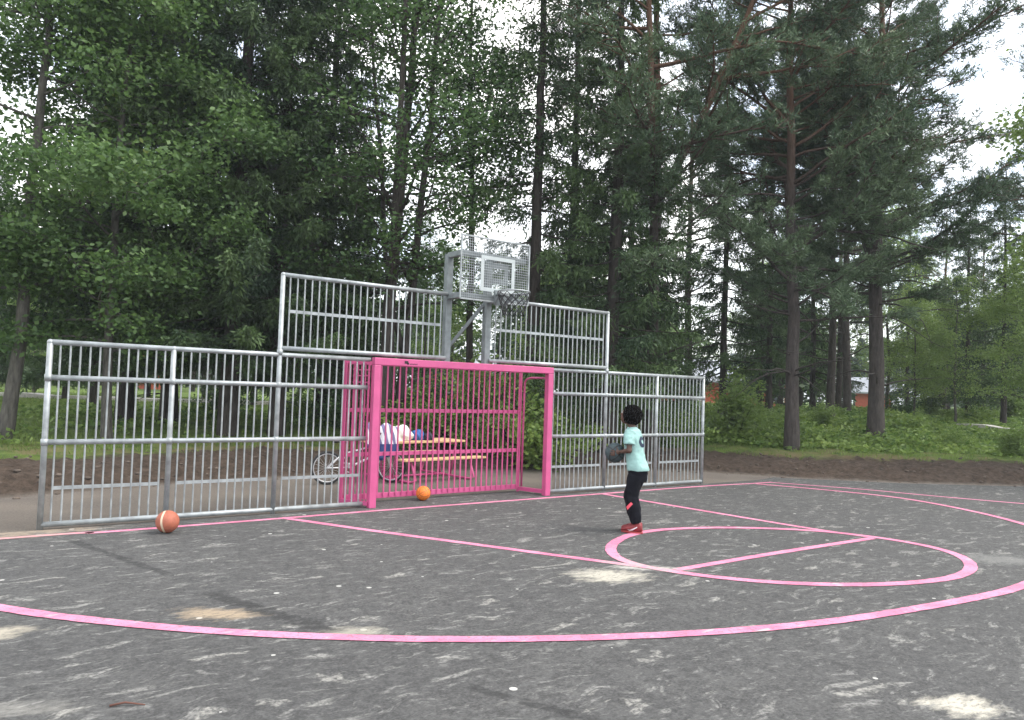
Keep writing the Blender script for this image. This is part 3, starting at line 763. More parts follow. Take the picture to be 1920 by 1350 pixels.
# striped jacket over the handlebar
def cloth(name, m, label, cat, c, sx, sy, sz, seed, rz=0, flat=True):
    r_ = random.Random(seed); me = bpy.data.meshes.new(name); bm = bmesh.new(); bmesh.ops.create_icosphere(bm, subdivisions=4, radius=1)
    ph = [r_.uniform(0, 6) for _ in range(6)]
    for v_ in bm.verts:
        p_ = v_.co; k = 1+.13*math.sin(4*p_.x+ph[0])*math.cos(5*p_.y+ph[1])+.09*math.sin(9*p_.x+5*p_.z+ph[2])+.05*math.cos(13*p_.y-8*p_.z+ph[3])
        v_.co = Vector((p_.x*sx*k, p_.y*sy*k, (max(p_.z, -.55) if flat else p_.z)*sz*k))
    for f in bm.faces: f.smooth = True
    bm.to_mesh(me); bm.free(); me.materials.append(m); o = link(name, me); o.location = c; o.rotation_euler = (0, 0, rz); return tag(o, label, cat)
jm = bpy.data.materials.new('striped_cloth'); jm.use_nodes = True; n = N(jm); b = jm.node_tree.nodes['Principled BSDF']
tcn = n.node('ShaderNodeTexCoord'); s = n.sep(tcn.outputs['Object'])
k = n.m('GREATER_THAN', n.m('SINE', n.m('MULTIPLY', n.m('ADD', s[0], n.m('MULTIPLY', s[2], .25)), 62)), .1)
c = n.mix(k, (.74, .73, .78), (.17, .15, .28)); c = n.mix(n.m('LESS_THAN', s[2], -.16), c, (.03, .05, .16))
n.l(c, b.inputs['Base Color']); b.inputs['Roughness'].default_value = .9
p = bike.matrix_basis @ Vector((wb-.30, 0, .82))
jc = MB(); rj = random.Random(3); W_, D_ = 16, 18; vs = []
for i in range(W_+1):
    for j in range(D_+1):
        u = i/W_-.5; w = j/D_; ang_ = (w-.5)*math.pi
        x = u*.40*(1+.12*math.sin(3*w+1)); ln_ = .30*(1+.25*math.sin(5*u+1.3))
        if abs(w-.5) < .15: y = math.sin((w-.5)/.15*math.pi/2)*.06; z_ = .085*math.cos((w-.5)/.15*math.pi/2)
        else: t_ = (abs(w-.5)-.15)/.35; y = math.copysign(.06+.05*t_+.022*math.sin(22*u+3*t_), w-.5); z_ = -ln_*t_
        z_ += .03*math.sin(11*u)
        vs.append((x, y, z_))
jc.add(vs, [(i*(D_+1)+j, i*(D_+1)+j+1, (i+1)*(D_+1)+j+1, (i+1)*(D_+1)+j) for i in range(W_) for j in range(D_)])
jo = jc.build('jacket', jm); jo.scale = (1.25, 1, 1.25); jo.location = p+Vector((.10, -.06, .05)); jo.rotation_euler = (0, 0, bang)
sol = jo.modifiers.new('t', 'SOLIDIFY'); sol.thickness = .012
tag(jo, 'white and navy striped jacket draped over the bicycle handlebar', 'jacket')

# ------------------------------------------------------------------ picnic table
A = Vector(gp(757, 862, .42)); B = Vector(gp(908, 855, .42)); td = (B-A); tl = td.length; tang = math.atan2(td.y, td.x)
tb = empty('picnic_table', (A.x, A.y, 0), 'low wooden table and bench with pink steel legs behind the goal', 'table', rz=tang)
wood = mat('pale_wood', (.62, .42, .22), .6, 0, .18, 9, .1, 40)
for k in range(2):
    mb = MB(); mb.box((tl/2, k*.125, .40), (tl, .115, .035)); mb.build('bench_seat', wood, tb, .006)
for k in range(5):
    mb = MB(); mb.box((tl/2-.22, .42+k*.135, .675), (tl+.1, .125, .038)); mb.build('tabletop_plank', wood, tb, .006)
for k in range(2):
    mb = MB(); mb.box((tl/2, 1.33+k*.125, .40), (tl, .115, .035)); mb.build('bench_seat', wood, tb, .006)
for x in (.22, tl-.28):
    mb = MB(); mb.tube([(x-.06, .02, .385), (x+.02, -.03, .05), (x-.08, -.02, .03), (x-.08, .7, .03), (x-.08, 1.45, .03), (x-.02, 1.44, .385)], .021, 8); mb.tube([(x-.08, .40, .64), (x-.08, .55, .03)], .021, 8); mb.tube([(x-.08, 1.0, .64), (x-.08, .85, .03)], .021, 8)
    mb.tube([(x-.08, .38, .64), (x-.08, 1.02, .64)], .021, 8)
    mb.build('leg_frame', pink, tb)
mb = MB(); mb.tube([(.14, .72, .05), (tl-.36, .72, .05)], .02, 8); mb.build('stretcher', pink, tb)
whc = mat('white_cloth', (.74, .72, .68), .9, 0, .08, 9); bluec = mat('blue_cloth', (.04, .13, .36), .8, 0, .2, 9); darkc = mat('dark_cloth', (.03, .03, .045), .85, 0, .2, 9)
mt_ = Matrix.Translation((A.x, A.y, 0)) @ Matrix.Rotation(tang, 4, 'Z')
def on_table(x, y): return mt_ @ Vector((x, y, .694))
c = on_table(.30, .62); cloth('cloth_bundle', whc, 'crumpled white cloth bundle lying on the table behind the goal', 'cloth', (c.x, c.y, .785), .28, .17, .17, 2, tang)
c = on_table(.70, .60); cloth('sports_bag', bluec, 'small blue bag beside the white cloth on the table', 'bag', (c.x, c.y, .765), .12, .10, .12, 5, tang)
c = on_table(.88, .52); cloth('sweater', darkc, 'dark sweater heaped at the right end of the things on the table', 'sweater', (c.x, c.y, .745), .09, .10, .085, 9, tang)

# ------------------------------------------------------------------ houses in the distance
redw = mat('red_boards', (.42, .095, .05), .8, 0, .12, 5); roofm = mat('grey_roof', (.30, .32, .35), .7, 0, .12, 4); trimw = mat('white_trim', (.75, .75, .73), .6); glassm = mat('window_glass', (.03, .04, .05), .12); ochre = mat('ochre_boards', (.55, .30, .10), .8, 0, .1, 5)
def house(px, dist, w, d, h, rh, rz, wm, label):
    x, y = far(px, dist); zz = hz(x, y)-.1
    o = empty('house', (x, y, zz), label, 'house', 'houses beyond the trees', rz)
    mb = MB(); mb.box((0, 0, h/2), (w, d, h)); mb.add([(-w/2, -d/2, h), (-w/2, d/2, h), (-w/2, 0, h+rh), (w/2, -d/2, h), (w/2, d/2, h), (w/2, 0, h+rh)], [(0, 1, 2), (3, 5, 4)], False)
    mb.build('wall', wm, o)
    mb = MB(); ov = .45
    for s_ in (-1, 1):
        a = (-w/2-ov, s_*(d/2+ov), h-ov*rh/(d/2)); e = (w/2+ov, s_*(d/2+ov), h-ov*rh/(d/2)); t_ = .14
        mb.add([a, e, (w/2+ov, 0, h+rh), (-w/2-ov, 0, h+rh), (a[0], a[1], a[2]+t_), (e[0], e[1], e[2]+t_), (w/2+ov, 0, h+rh+t_), (-w/2-ov, 0, h+rh+t_)], [(0,1,2,3),(4,5,6,7),(0,1,5,4),(1,2,6,5),(2,3,7,6),(3,0,4,7)], False)
    mb.build('roof', roofm, o)
    mb = MB(); mb.box((w*.2, 0, h+rh+.3), (.6, .6, .9)); mb.build('chimney', galv_dark, o)
    for s_ in (-1, 1):
        for k_ in range(3 if w > 3 else 0):
            fx_ = -w/2+w*(k_+.5)/3
            fm = MB(); fm.box((fx_, s_*(d/2+.03), h*.55), (1.3, .06, 1.3)); fo = fm.build('window', trimw, o)
            gm_ = MB(); gm_.box((fx_, s_*(d/2+.055), h*.55), (1.08, .05, 1.08)); gm_.build('pane', glassm, fo)
    for s_ in ((-1, 1) if w > 3 else ()):
        fm = MB(); fm.box((s_*(w/2+.03), 0, h*.55), (.06, 1.3, 1.3)); fo = fm.build('window', trimw, o)
        gm_ = MB(); gm_.box((s_*(w/2+.055), 0, h*.55), (.05, 1.08, 1.08)); gm_.build('pane', glassm, fo)
house(1335, 58, 10, 7, 2.0, 1.5, rad(-20), redw, 'red house with grey roof glimpsed just past the right end of the fence')
house(1636, 62, 2.6, 2.4, 1.8, .9, rad(-60), redw, 'small red house with pale roof seen between the pine trunks at right')
house(287, 46, 1.3, 1.4, 2.9, .6, rad(30), redw, 'narrow red hut seen over the left fence rail under the spruces')
house(905, 52, 8, 6, 2.0, 1.4, rad(20), ochre, 'ochre house seen above the bushes through the pink goal')

# ------------------------------------------------------------------ trees
class Wood:
    """numpy tube collector for trunks and limbs"""
    def __init__(s): s.v = []; s.f = []; s.n = 0
    def tube(s, P, R, n=6):
        P = np.asarray(P, float); R = np.asarray(R, float); m = len(P)
        t = np.gradient(P, axis=0); t /= np.linalg.norm(t, axis=1)[:, None]+1e-9
        a = np.array([0, 0, 1.]) if abs(t[0][2]) < .9 else np.array([1., 0, 0])
        x = np.cross(t, a); x /= np.linalg.norm(x, axis=1)[:, None]+1e-9; y = np.cross(t, x)
        an = 2*np.pi*np.arange(n)/n
        V = P[:, None]+(x[:, None]*np.cos(an)[None, :, None]+y[:, None]*np.sin(an)[None, :, None])*R[:, None, None]
        i = np.arange(m-1)[:, None]*n; k = np.arange(n)[None]
        Fq = np.stack([i+k, i+(k+1) % n, i+n+(k+1) % n, i+n+k], -1).reshape(-1, 4)+s.n
        s.v.append(V.reshape(-1, 3)); s.f.append(Fq); s.n += m*n
    def mesh(s, name, m_):
        me = bpy.data.meshes.new(name); setmesh(me, np.concatenate(s.v), np.concatenate(s.f)); me.materials.append(m_); return me

def unit(a): return a/(np.linalg.norm(a, axis=-1, keepdims=True)+1e-9)
def leafmesh(name, C, D, L_, W_, m_, tint, rg, fold=True):
    """one rhombus per leaf: C base, D direction, L_ length, W_ width"""
    n_ = len(C); D = unit(D); s_ = unit(np.cross(D, unit(rg.normal(size=(n_, 3)))))
    V = np.empty((n_, 4, 3)); V[:, 0] = C; V[:, 1] = C+D*(L_*.45)[:, None]+s_*(W_/2)[:, None]
    V[:, 2] = C+D*L_[:, None]; V[:, 3] = C+D*(L_*.45)[:, None]-s_*(W_/2)[:, None]
    me = bpy.data.meshes.new(name); setmesh(me, V.reshape(-1, 3), np.arange(n_*4).reshape(-1, 4), False)
    a = me.attributes.new('tint', 'FLOAT', 'POINT'); a.data.foreach_set('value', np.repeat(np.clip(tint, 0, 1), 4).astype(np.float32))
    me.materials.append(m_); return me

def limb(base, az, el, L_, rg, bend=.0, k=7, jit=.06):
    """curved limb from base; bend>0 rises towards the tip, <0 droops"""
    P = [np.array(base, float)]; a, e = az, el
    for i in range(k):
        P.append(P[-1]+np.array([math.cos(a)*math.cos(e), math.sin(a)*math.cos(e), math.sin(e)])*L_/k)
        e += bend/k+rg.normal()*jit; a += rg.normal()*jit
    return np.array(P)
def at_(P, t):
    q = t*(len(P)-1); i = min(int(q), len(P)-2); return P[i]+(P[i+1]-P[i])*(q-i)

def trunk_path(H, lean, rg, k=14, wig=.02):
    z = np.linspace(0, H, k); x = lean[0]*z/H+np.cumsum(rg.normal(0, wig, k)); y = lean[1]*z/H+np.cumsum(rg.normal(0, wig, k))
    x -= x[0]; y -= y[0]; return np.stack([x, y, z-.25*(z == 0)], 1)
def trunk_tube(W, T_, r, n=12):
    H = T_[-1, 2]; z = T_[:, 2]; R = r*(1-.82*np.clip(z/H, 0, 1))+r*.22*np.exp(-np.clip(z, 0, None)/.25)
    W.tube(T_, R, n)

def broadleaf(seed, H, r, cb, R, n_limb, n_leaf, ll, m_leaf, m_bark, lean=(0, 0), up=.5, azr=None, top=None, forks=0, clump=.38, wrat=.62):
    rg = np.random.default_rng(seed); W = Wood(); T_ = trunk_path(H, lean, rg, wig=.05); trunk_tube(W, T_, r); A = []
    for f_ in range(forks):
        h = H*rg.uniform(.12, .3); b_ = at_(T_, h/H); P = limb(b_, rg.uniform(0, 6.28), rad(72), H-h, rg, .2, 10, .05); W.tube(P, np.linspace(r*.55, r*.12, len(P)), 8)
        for t in np.linspace(.25, 1, 7): A.append(at_(P, t))
    for i in range(n_limb):
        u = (i+rg.uniform())/n_limb; h = cb+(H-cb)*u
        prof = math.sin(math.pi*min(1, (.22+.78*u)**.9))**.7 if top is None else top(u)
        Ln = R*prof*rg.uniform(.65, 1.15)+.3
        az = rg.uniform(0, 2*math.pi) if azr is None else rg.uniform(*azr)
        P = limb(at_(T_, h/H), az, rad(rg.uniform(5, 40))*up*2, Ln, rg, rg.uniform(-.7, .3), 8, .10)
        rb = max(.012, r*.30*(1-u*.6)); W.tube(P, np.linspace(rb, .008, len(P)), 6)
        for j in range(max(3, int(Ln*2.6))):
            t = rg.uniform(.2, 1); b_ = at_(P, t); d = P[-1]-P[0]; a2 = math.atan2(d[1], d[0])+rg.choice([-1, 1])*rg.uniform(.5, 1.3)
            Q = limb(b_, a2, rg.uniform(-.3, .5), (1-t*.6)*Ln*rg.uniform(.25, .5)+.2, rg, rg.uniform(-.8, .1), 4, .15)
            W.tube(Q, np.linspace(rb*.4, .005, len(Q)), 4)
            for t2 in (.5, .8, 1): A.append(at_(Q, t2)+rg.normal(0, .05, 3))
        A.append(P[-1])
    A = np.array(A); w_ = rg.gamma(1.6, 1, len(A)); idx = rg.choice(len(A), n_leaf, p=w_/w_.sum())
    spread = np.array([clump, clump, clump*.55]); C = A[idx]+rg.normal(size=(n_leaf, 3))*spread
    D = rg.normal(size=(n_leaf, 3))*np.array([1, 1, .5])+np.array([0, 0, -.35])
    tint = np.clip(rg.normal(.45, .22, len(A))[idx]*.6+rg.uniform(0, .5, n_leaf), 0, 1)
    L_ = ll*rg.uniform(.6, 1.25, n_leaf)
    return W.mesh('trunk', m_bark), leafmesh('crown', C, D, L_, L_*wrat*rg.uniform(.7, 1.1, n_leaf), m_leaf, tint, rg)

def spruce(seed, H, r, cb, R, n_limb, twigs, m_leaf=None, m_bark=None, lean=(0, 0), dead=10, full=1.0, tl=.42, taper=.85, blade=.034):
    rg = np.random.default_rng(seed); W = Wood(); T_ = trunk_path(H, lean, rg, wig=.02); trunk_tube(W, T_, r)
    for i in range(dead):
        h = rg.uniform(.8, max(cb, 1.0)); P = limb(at_(T_, h/H), rg.uniform(0, 6.28), rg.uniform(-.3, .1), rg.uniform(.3, 1.3), rg, -.4, 4); W.tube(P, np.linspace(.014, .004, len(P)), 4)
    B = []; Dd = []; Tn = []; Ln_ = []
    for i in range(n_limb):
        u = ((i+rg.uniform())/n_limb)**1.05; h = cb+(H-cb)*u
        Ln = (R*(1-u)**taper*rg.uniform(.6, 1.15)+.25)*full; az = i*2.39996+rg.uniform(-.4, .4)
        P = limb(at_(T_, h/H), az, rg.uniform(-.15, .15)-.25*(1-u), Ln, rg, rg.uniform(-.1, .55)*(1-u)+.1, 7, .05)
        W.tube(P, np.linspace(max(.010, .032*(1-u)), .005, len(P)), 5)
        nt_ = int(twigs*Ln); tb_ = rg.normal(.42, .28)
        a0 = math.atan2(P[-1][1]-P[0][1], P[-1][0]-P[0][0])
        for j in range(nt_):
            t = rg.uniform(.12, 1)**.8; b_ = at_(P, t); sgn_ = rg.choice([-1, 1]); aa = a0+sgn_*rg.uniform(.3, 1.35)
            el_ = -rg.uniform(.2, 1.45); d = np.array([math.cos(aa)*math.cos(el_), math.sin(aa)*math.cos(el_), math.sin(el_)])
            B.append(b_); Dd.append(d); Tn.append(tb_+rg.normal()*.15+.55*(t-.55)); Ln_.append(tl*(1.15-t*.5)*rg.uniform(.5, 1.2))  # tint rises towards limb tips: lit tips and dim inside put into colour
    B = np.array(B); Dd = np.array(Dd); Tn = np.array(Tn); Ln_ = np.array(Ln_); k = 7
    C = []; D = []; LL = []; TT = []
    for q in range(k):
        t = (q+.3)/k; c_ = B+Dd*(Ln_*t)[:, None]+np.array([0, 0, -1.])*(Ln_*.25*t*t)[:, None]
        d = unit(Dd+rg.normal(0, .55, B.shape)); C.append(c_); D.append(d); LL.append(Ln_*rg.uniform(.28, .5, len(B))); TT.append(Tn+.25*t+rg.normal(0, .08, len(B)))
    C = np.concatenate(C); D = np.concatenate(D); LL = np.concatenate(LL); TT = np.concatenate(TT)
    return W.mesh('trunk', m_bark or B_dark), leafmesh('crown', C, D, LL, np.full(len(C), blade)*rg.uniform(.7, 1.4, len(C)), m_leaf or M_spruce, TT, rg)

def pine(seed, H, r, cb, R, n_limb, tufts, lean=(0, 0), dead=12, top=None, bias=None, blades=9, bl_=.15, bw_=.024, fork=0, m_leaf=None):
    rg = np.random.default_rng(seed); W = Wood(); T_ = trunk_path(H, lean, rg, wig=.035); trunk_tube(W, T_, r)
    for i in range(dead):
        h = rg.uniform(1.6, max(cb*1.25, 2.6)); P = limb(at_(T_, h/H), rg.uniform(0, 6.28), rg.uniform(-.1, .45), rg.uniform(.5, 2.6), rg, rg.uniform(-.9, .2), 7, .12); W.tube(P, np.linspace(.028, .005, len(P)), 5)
        Q = limb(at_(P, .6), rg.uniform(0, 6.28), rg.uniform(-.4, .4), .5, rg, -.3, 4, .15); W.tube(Q, np.linspace(.012, .004, len(Q)), 4)
    stems = [(T_, cb)]
    for f_ in range(fork):
        h = cb+(H-cb)*(.10+.12*f_); b_ = at_(T_, h/H); P = limb(b_, rg.uniform(0, 6.28), rad(62), (H-h)*.9, rg, .25, 12, .05)
        W.tube(P, np.linspace(r*.62, .03, len(P)), 8); stems.append((P, None))
    B = []; Dd = []; Tn = []
    for i in range(n_limb):
        P0_, c_ = stems[i % len(stems)]; u = ((i+rg.uniform())/n_limb)
        if c_ is not None: h = cb+(H-cb)*u; base = at_(P0_, h/H)
        else: base = at_(P0_, .15+.85*u)
        prof = top(u) if top else (math.sin(math.pi*(.16+.80*u)))**.6
        az = rg.uniform(0, 2*math.pi)
        Ln = R*prof*rg.uniform(.55, 1.15)+.3
        if bias: Ln *= 1+bias[1]*math.cos(az-bias[0])
        P = limb(base, az, rg.uniform(-.05, .55)+.35*u, Ln, rg, rg.uniform(-.3, .5), 9, .10)
        rb = max(.016, .055*(1-.6*u)*Ln/R); W.tube(P, np.linspace(rb, .010, len(P)), 6)
        a0 = math.atan2(P[-1][1]-P[0][1], P[-1][0]-P[0][0]); tb_ = rg.normal(.45, .2)
        for j in range(max(4, int(Ln*5))):
            t = rg.uniform(.22, 1); b_ = at_(P, t); aa = a0+rg.choice([-1, 1])*rg.uniform(.3, 1.2)
            Q = limb(b_, aa, rg.uniform(-.15, .5), (1.1-t*.7)*min(Ln, 3)*rg.uniform(.25, .5)+.15, rg, rg.uniform(-.2, .5), 4, .15)
            W.tube(Q, np.linspace(rb*.35, .005, len(Q)), 4)
            nq = max(3, int(tufts*np.linalg.norm(Q[-1]-Q[0])))
            for s__ in range(nq):
                t2 = rg.uniform(.15, 1); q = at_(Q, t2); dd = unit(Q[-1]-Q[0])*.8+np.array([0, 0, .45])+rg.normal(0, .35, 3)
                B.append(q+rg.normal(0, .06, 3)); Dd.append(dd); Tn.append(tb_+rg.normal()*.16)
    B = np.array(B); Dd = unit(np.array(Dd)); Tn = np.array(Tn); n_ = len(B)
    C = np.repeat(B, blades, 0)+rg.normal(0, .03, (n_*blades, 3)); D = np.repeat(Dd, blades, 0)+rg.normal(0, .75, (n_*blades, 3))
    return W.mesh('trunk', B_pine), leafmesh('crown', C, D, bl_*rg.uniform(.6, 1.2, n_*blades), bw_*rg.uniform(.7, 1.3, n_*blades), m_leaf or M_pine, np.repeat(Tn, blades)+rg.normal(0, .12, n_*blades), rg)

def plant(name, meshes, px, dist, label, cat, group=None, rz=0, sc_=1.0, crown='crown', stem='trunk', xy=None, dz=-.05):
    x, y = xy if xy else far(px, dist)
    o = empty(name, (x, y, hz(x, y)+dz), label, cat, group, rz); o.scale = (sc_, sc_, sc_)
    link(stem, meshes[0], o); link(crown, meshes[1], o); return o

# --- near individuals
TG = 'trees along the edge of the court'
m1 = broadleaf(11, 12.5, .125, 2.5, 2.4, 32, 26000, .115, M_maple, B_pale, lean=(.35, .1), up=.35, clump=.34)
plant('maple_tree', m1, 10, 13.6, 'maple with a thick dark trunk at the left edge of the photo', 'tree', TG)
m2 = broadleaf(12, 11, .10, 1.7, 2.3, 54, 60000, .115, M_maple, B_pale, lean=(.2, -.2), up=.3, clump=.27)
plant('maple_tree', m2, 205, 14.4, 'bright leafy maple whose foliage hangs above the left end of the fence', 'tree', TG, rz=1.2)
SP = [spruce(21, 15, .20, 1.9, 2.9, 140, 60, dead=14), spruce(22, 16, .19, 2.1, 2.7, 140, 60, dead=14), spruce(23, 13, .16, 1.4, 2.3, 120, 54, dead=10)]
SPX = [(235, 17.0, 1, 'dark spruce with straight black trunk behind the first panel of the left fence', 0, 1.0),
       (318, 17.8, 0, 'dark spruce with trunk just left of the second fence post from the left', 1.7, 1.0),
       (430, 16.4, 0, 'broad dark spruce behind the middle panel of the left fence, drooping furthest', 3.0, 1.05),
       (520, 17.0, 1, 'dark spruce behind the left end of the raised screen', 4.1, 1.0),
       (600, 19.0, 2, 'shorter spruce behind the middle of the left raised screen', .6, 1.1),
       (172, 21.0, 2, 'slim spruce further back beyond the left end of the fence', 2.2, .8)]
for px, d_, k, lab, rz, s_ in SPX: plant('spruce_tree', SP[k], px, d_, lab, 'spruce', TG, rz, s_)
m3 = broadleaf(31, 14, .17, 3.0, 2.7, 44, 23000, .115, M_birch, B_dark, lean=(.5, .2), up=.55, forks=1, clump=.30)
plant('alder_tree', m3, 712, 16.5, 'tall thin alder with sky gaps behind the left raised screen', 'tree', TG)
m4 = broadleaf(32, 14, .12, 3.6, 2.3, 38, 13500, .11, M_birch, B_dark, lean=(.75, -.6), up=.6, forks=1, clump=.30)
plant('alder_tree', m4, 742, 17.0, 'slender leaning alder just left of the basketball hoop', 'tree', TG, rz=.3)
m5 = broadleaf(33, 14, .10, 5.5, 2.3, 38, 17000, .11, M_birch, B_dark, lean=(.2, .4), up=.5, clump=.30)
plant('alder_tree', m5, 880, 18.5, 'leafy alder with thin trunk rising behind the backboard', 'tree', TG, rz=2)
m6 = spruce(24, 16, .17, 3.5, 1.6, 70, 34, dead=26, tl=.5)
plant('spruce_tree', m6, 996, 17.5, 'thin sparse spruce with long bare trunk right of the backboard', 'spruce', TG)
m7 = spruce(25, 16, .15, 4.0, 1.5, 60, 34, dead=20, tl=.5)
plant('spruce_tree', m7, 1066, 20.0, 'narrow sparse spruce, second trunk right of the backboard', 'spruce', TG, 1.0)
m8 = spruce(26, 14, .2, 1.3, 2.3, 130, 52, dead=8)
plant('spruce_tree', m8, 1140, 17.2, 'dense dark spruce directly behind the right raised screen', 'spruce', TG, 1.0)
m9 = pine(41, 14.5, .18, 3.6, 3.0, 56, 17, lean=(.2, .1), fork=2)
plant('pine_tree', m9, 1222, 17.5, 'forked pine with thick trunk behind the right end of the fence', 'pine', TG)
m10 = pine(42, 15.0, .175, 3.3, 3.7, 92, 18, lean=(-.1, .2))
plant('pine_tree', m10, 1486, 18.7, 'tall pine standing closest to the court right of the fence', 'pine', TG)
m11 = pine(43, 14.5, .22, 3.9, 3.7, 92, 19, lean=(.1, .1), fork=1, bias=(math.atan2(RT[1], RT[0]), .25))
plant('pine_tree', m11, 1642, 20.5, 'thick pine with long bare side branch, second large trunk right of the fence', 'pine', TG)
m12 = pine(44, 13, .15, 4.0, 2.3, 40, 12)
plant('pine_tree', m12, 1557, 25, 'slimmer pine between the two largest trunks at right', 'pine', TG)
m13 = spruce(27, 12, .13, 1.6, 1.7, 80, 40, dead=8)
plant('spruce_tree', m13, 1352, 24, 'narrow spruce in the gap between the forked pine and the nearest pine', 'spruce', TG)

# --- trees further back: shared shapes
BG = 'trees further back in the wood'
kinds = {'p': ('pine_tree', 'pine', m12), 's': ('spruce_tree', 'spruce', m13), 'b': ('birch_tree', 'birch', broadleaf(51, 11, .10, 2.2, 2.2, 36, 15000, .15, M_young, B_pale, up=.5)), 'a': ('alder_tree', 'tree', m5), 'S': ('spruce_tree', 'spruce', SP[2]), 'P': ('pine_tree', 'pine', m9)}
back = [
 (1572, 31, 'p', 'thin dark pine right beside the slimmer pine, on its right'), (1588, 28, 'p', 'dark pine trunk just left of the small red house'),
 (1665, 33, 'b', 'grey slender trunk right behind the thick pine'), (1700, 42, 's', 'spruce behind and right of the thick pine'),
 (1735, 44, 'b', 'pale green birch standing furthest back right of the thick pine'), (1770, 34, 'p', 'thin bare trunked pine above the pale path edge'),
 (1815, 30, 's', 'bushy spruce above the left end of the pale path edge'), (1842, 36, 'p', 'thin pine second from the right edge of the photo'),
 (1880, 27, 's', 'pointed spruce whose tip shows against the sky at right'), (1925, 22, 'b', 'bright young birch at the right edge of the photo'),
 (1425, 34, 's', 'spruce behind the light green bushes right of the fence'), (1440, 30, 's', 'dark spruce close to the left side of the nearest pine'),
 (1525, 32, 's', 'dark spruce just right of the nearest pine'), (1420, 44, 'b', 'birch far behind the light green bushes'),
 (1290, 30, 'p', 'pine behind the last panel of the right fence'), (1180, 26, 'S', 'spruce behind the boy and the right fence'),
 (1090, 30, 'b', 'birch in the gap behind the right raised screen'), (1010, 33, 'b', 'pale leafy birch seen under the right side of the backboard'),
 (930, 30, 'a', 'alder far back behind the hoop'), (845, 32, 'b', 'pale leafy birch seen between the hoop posts'),
 (790, 27, 'a', 'alder far back left of the hoop'), (660, 26, 'S', 'spruce far back behind the left raised screen'),
 (560, 29, 'b', 'birch far back between the spruces of the left screen'), (475, 25, 'S', 'spruce far back between the broad spruces'),
 (380, 27, 'b', 'birch glimpsed behind the first fence rails, between spruce trunks'), (275, 28, 'S', 'spruce behind the narrow red house view'),
 (120, 24, 'S', 'spruce far back left of the fence, right of the thick maple trunk'), (60, 28, 'b', 'birch far back just right of the left edge maple'),
 (-30, 22, 'S', 'spruce cut by the left edge of the photo'), (1790, 27, 'b', 'pale young birch above the left end of the pale path edge'), (1905, 31, 'b', 'light birch far back near the right edge of the photo'), (1715, 29, 'b', 'light young birch just right of the thick pine'), (1990, 24, 'p', 'pine just outside the right edge reaching in at the top'), (2130, 17, 'b', 'birch hanging leaves into the top right corner')]
SCL = {1790: .5, 1905: .6, 1715: .48, -30: .6, 1770: .75, 1842: .7, 1925: .5, 1880: .8, 2130: 1.0, 845: .62, 560: .7, 660: .62, 475: .7, 275: .7, 790: .5, 930: .45, 1010: .6, 1090: .75, 380: .8, 120: .5, 60: .55, 1815: .8, 1735: .8, 1665: .85, 1420: .8, 1452: .85}
for i, (px, d_, k, lab) in enumerate(back):
    nm_, ct_, ms_ = kinds[k]; rz = (i*2.4) % 6.28; s_ = SCL.get(px, .9+.3*((i*37 % 10)/10))
    plant(nm_, ms_, px, d_, lab, ct_, BG, rz, s_)

# --- bushes
def bush(seed, h, R, n_leaf, ll, m_):
    rg = np.random.default_rng(seed); W = Wood(); A = []
    for i in range(16):
        P = limb((rg.normal(0, .08), rg.normal(0, .08), -.05), rg.uniform(0, 6.28), rg.uniform(.6, 1.5), h*rg.uniform(.55, 1.05), rg, rg.uniform(-.7, .1), 6, .12)
        W.tube(P, np.linspace(.014, .003, len(P)), 4)
        for t in np.linspace(.25, 1, 6): A.append(at_(P, t))
    A = np.array(A); A[:, :2] *= R/(h*.55); idx = rg.integers(0, len(A), n_leaf); C = A[idx]+rg.normal(0, .17, (n_leaf, 3))*np.array([1, 1, .7])
    C[:, 2] = np.abs(C[:, 2]); D = rg.normal(size=(n_leaf, 3))*np.array([1, 1, .4]); L_ = ll*rg.uniform(.6, 1.3, n_leaf)
    return W.mesh('stems', B_dark), leafmesh('foliage', C, D, L_, L_*.6, m_, np.clip(rg.normal(.5, .25, len(A))[idx]*.5+rg.uniform(0, .5, n_leaf), 0, 1), rg)
b1 = bush(61, 2.2, 1.1, 5200, .12, M_young); b2 = bush(62, 1.5, 1.0, 4200, .11, M_fern); b3 = bush(63, 1.8, 1.2, 5200, .11, M_birch)
BUSH = [(1378, 20, b1, 'light green bush just right of the fence under the red house'), (1425, 23, b2, 'low bush between the light green bush and the nearest pine'),
        (1012, 15.8, b2, 'leafy bush seen through the gap beside the right goal post'), (960, 17, b1, 'yellow green bush behind the right part of the goal'), (905, 16.5, b1, 'yellow green bush behind the middle of the goal'),
        (850, 17.3, b3, 'olive bush behind the table, right of the white cloth'), (790, 16.8, b2, 'green bush behind the white cloth on the table'), (735, 18, b3, 'dark green bush behind the striped jacket'),
        (1075, 19, b2, 'bright bush behind the first panel of the right fence'), (1130, 20, b1, 'bright bush behind the boy, left of his head'), (1250, 19, b2, 'bush behind the right fence, right of the boy'), (1180, 22, b1, 'bush behind the upper rails right above the boy'),
        (420, 20, b3, 'bush between spruce trunks behind the left fence'), (560, 20, b2, 'low bush behind the left fence near the bicycle'),
        (640, 18.5, b3, 'bush behind the white bicycle'), (1745, 31, b1, 'young bush right of the thick pine'), (1830, 29, b2, 'bush above the pale path edge'), (1895, 30, b1, 'light bush at the right edge above the path'), (1690, 30, b3, 'dark bush behind the thick pine'),
        (1545, 23, b1, 'low light green bush between the two largest pine trunks'), (1715, 23.5, b2, 'low leafy bush just right of the thick pine trunk base'), (1800, 20, b2, 'low leafy bush on the bank in front of the pale path edge'), (1905, 18.5, b1, 'low light green bush on the bank at the right edge of the photo')]
